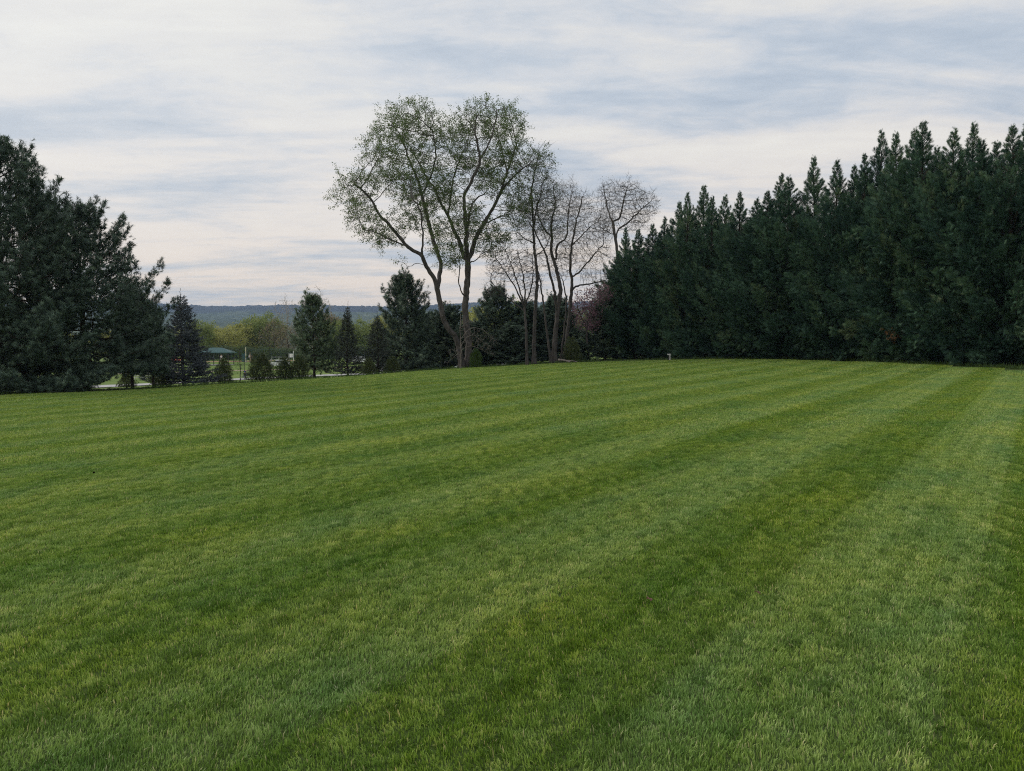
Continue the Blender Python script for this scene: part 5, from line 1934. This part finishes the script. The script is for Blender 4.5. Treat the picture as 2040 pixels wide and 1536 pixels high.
def make_car(paint, name, label, x, y, rz, van=False):
    root = tag(empty(name, (x, y, hz(x, y) + .02), rz), label, 'car', 'cars parked in the park')
    hw = .88
    prof = [(-2.15, .32), (-2.2, .62), (-2.1, .84), (-1.25, .95), (-.55, 1.42), (.75, 1.46), (1.5, 1.05), (2.1, .98), (2.18, .55), (2.12, .32)]
    if van:
        prof = [(-2.3, .35), (-2.35, .75), (-2.2, 1.0), (-1.5, 1.10), (-.85, 1.72), (1.9, 1.78), (2.15, 1.15), (2.25, .9), (2.28, .55), (2.22, .35)]
    bm = bmesh.new()
    rings = []
    for yy, ins in ((-hw, .06), (-hw * .93, 0), (hw * .93, 0), (hw, .06)):
        ring = []
        for (px, pz) in prof:
            top = max(0, pz - .95)
            k = 1 - .25 * top
            ring.append(bm.verts.new((px * (1 - ins * .1), yy * k, pz - ins * .2)))
        rings.append(ring)
    for a, b in zip(rings, rings[1:]):
        for i in range(len(prof)):
            j = (i + 1) % len(prof)
            bm.faces.new((a[i], a[j], b[j], b[i]))
    bm.faces.new(rings[0][::-1])
    bm.faces.new(rings[-1])
    bmesh.ops.recalc_face_normals(bm, faces=bm.faces)
    obj('body', bm_mesh('body', bm, M[paint]), root)
    # side windows, windscreens: thin panes set proud
    top = prof[4][1] - .08
    for s in (-1, 1):
        for xa, xb in ((prof[4][0] - .10, .05), (.13, prof[5][0] + .22)):
            bm = bmesh.new()
            k0, k1 = 1 - .25 * .05, 1 - .25 * (top - .95)
            vs = [bm.verts.new(p) for p in ((xa - .28 if xa < 0 else xa, s * (hw * k0 + .004), 1.0), (xb + (.25 if xb > .2 else 0), s * (hw * k0 + .004), 1.0), (xb, s * (hw * k1 + .004), top), (xa, s * (hw * k1 + .004), top))]
            bm.faces.new(vs)
            g = bmesh.ops.solidify(bm, geom=bm.faces, thickness=.02)
            obj('window', bm_mesh('window', bm, M['glass']), root)
    for (p, q) in ((prof[3], prof[4]), (prof[6], prof[5])):
        bm = bmesh.new()
        a, b = np.array(p) * .9 + np.array(q) * .1, np.array(p) * .12 + np.array(q) * .88
        dn = unit(np.array((-(q[1] - p[1]), q[0] - p[0])))
        if dn[1] < 0:
            dn = -dn
        a, b = a + dn * .015, b + dn * .015
        wa, wb = hw * .86, hw * .76
        bm.faces.new([bm.verts.new(v) for v in ((a[0], -wa, a[1]), (a[0], wa, a[1]), (b[0], wb, b[1]), (b[0], -wb, b[1]))])
        bmesh.ops.solidify(bm, geom=bm.faces, thickness=.02)
        obj('windscreen', bm_mesh('windscreen', bm, M['glass']), root)
    for wx in (-1.35, 1.35):
        for s in (-1, 1):
            w = rod_obj('wheel', root, M['tyre'], ((wx, s * (hw - .20), .32), (wx, s * (hw + .02), .32), .32, 18))
            rod_obj('rim', w, M['aluminium'], ((wx, s * (hw - .02), .32), (wx, s * (hw + .035), .32), .20, 12))
    for s in (-1, 1):
        box_obj('headlight', root, M['lamp'], ((-2.14, s * .62, .72), (.10, .34, .14)))
        box_obj('tail_light', root, M['red'], ((2.13, s * .66, .78), (.08, .24, .16)))
    return root


def park_cars():
    for paint, px, Y, rz, van, lab in (
            ('car_grey', 708, 172, .15, False, 'grey car showing behind the slim dark spruce, left car'),
            ('car_white', 719, 170, .1, False, 'white car showing beside the slim dark spruce'),
            ('car_white', 768, 112, -.1, True, 'white van seen between the sparse spruce and small shrub'),
            ('car_white', 556, 158, .2, False, 'white car behind the narrow round shrub'),
            ('car_white', 900, 128, .2, True, 'white van glimpsed beside the leaning maple trunk'),
            ('car_white', 1005, 122, 0, False, 'white car glimpsed under the dark pine right of the maple')):
        make_car(paint, 'parked_car', lab, xat(px, Y), Y, rz, van)


park_cars()

# ------------------------------------------------------------------ small things on the lawn
def small_things():
    Y = 55.6
    x = xat(1333.5, Y)
    root = tag(empty('marker_post', ground(x, Y), .2), 'short white marker post before the hedge at the lawn edge', 'post')
    box_obj('stake', root, M['white_paint'], ((.03, 0, .17), (.07, .07, .42)), bevel=.008)
    box_obj('cap', root, M['white_paint'], ((-.02, 0, .42), (.24, .12, .07)), bevel=.015)
    box_obj('backing', root, M['post_dark'], ((-.055, 0, .18), (.08, .05, .36)), bevel=.008)
    g = 'fallen logs under the leafless trees'
    for k, (pxa, pxb, Ya, Yb, rad, lab) in enumerate(((1112, 1136, 57.6, 57.0, .09, 'thicker fallen log lying at the forked tree'), (1128, 1150, 58.2, 57.9, .06, 'thin fallen branch lying right of the thicker log'))):
        a = np.array(ground(xat(pxa, Ya), Ya)) + (0, 0, .26 - .1 * k)
        b = np.array(ground(xat(pxb, Yb), Yb)) + (0, 0, rad * .8)
        P = catmull(np.array((a, (a + b) / 2 + (0, .05, .04), b)), .3)
        V, Fc, _ = tube(P - a, np.linspace(rad, rad * .6, len(P)), 8)
        tag(obj('fallen_log', mesh_tris('fallen_log', V, Fc, None, True, M['dead_wood']), loc=tuple(a)), lab, 'log', g)

    def leaf(px, py, size, mat, lab, seed):
        # where the view ray meets the lawn
        Yq = 5.0
        for _ in range(30):
            p = pix(px, py, Yq)
            zt = hz(p[0], Yq) + .045
            Yq = Yq * (EYE - zt) / max(EYE - p[2], .01)
        r = np.random.default_rng(seed)
        x = xat(px, Yq)
        bm = bmesh.new()
        n = 10
        c = bm.verts.new((0, 0, .012))
        ring = []
        for i in range(n):
            a = i / n * 2 * math.pi
            rad = size * (.55 + .45 * (i % 2)) * r.uniform(.85, 1.15)
            ring.append(bm.verts.new((math.cos(a) * rad, math.sin(a) * rad * .7, r.uniform(-.004, .022))))
        for i in range(n):
            bm.faces.new((c, ring[i], ring[(i + 1) % n]))
        bmesh.ops.solidify(bm, geom=bm.faces[:], thickness=.0015)
        o = obj('fallen_leaf', bm_mesh('fallen_leaf', bm, M[mat]), loc=(x, Yq, hz(x, Yq) + .05))
        o.rotation_euler = (r.uniform(-.5, .5), r.uniform(-.5, .5), r.uniform(0, 6))
        tag(o, lab, 'leaf', 'fallen leaves on the lawn')
    leaf(1297, 1197, .022, 'fallen', 'small pinkish dry leaf on the lawn, left of the two', 1)
    leaf(1516, 1183, .022, 'fallen', 'small pinkish dry leaf on the lawn, right of the two', 2)
    leaf(181, 943, .035, 'fallen_dark', 'dark blackened leaf on the left of the lawn', 3)


small_things()
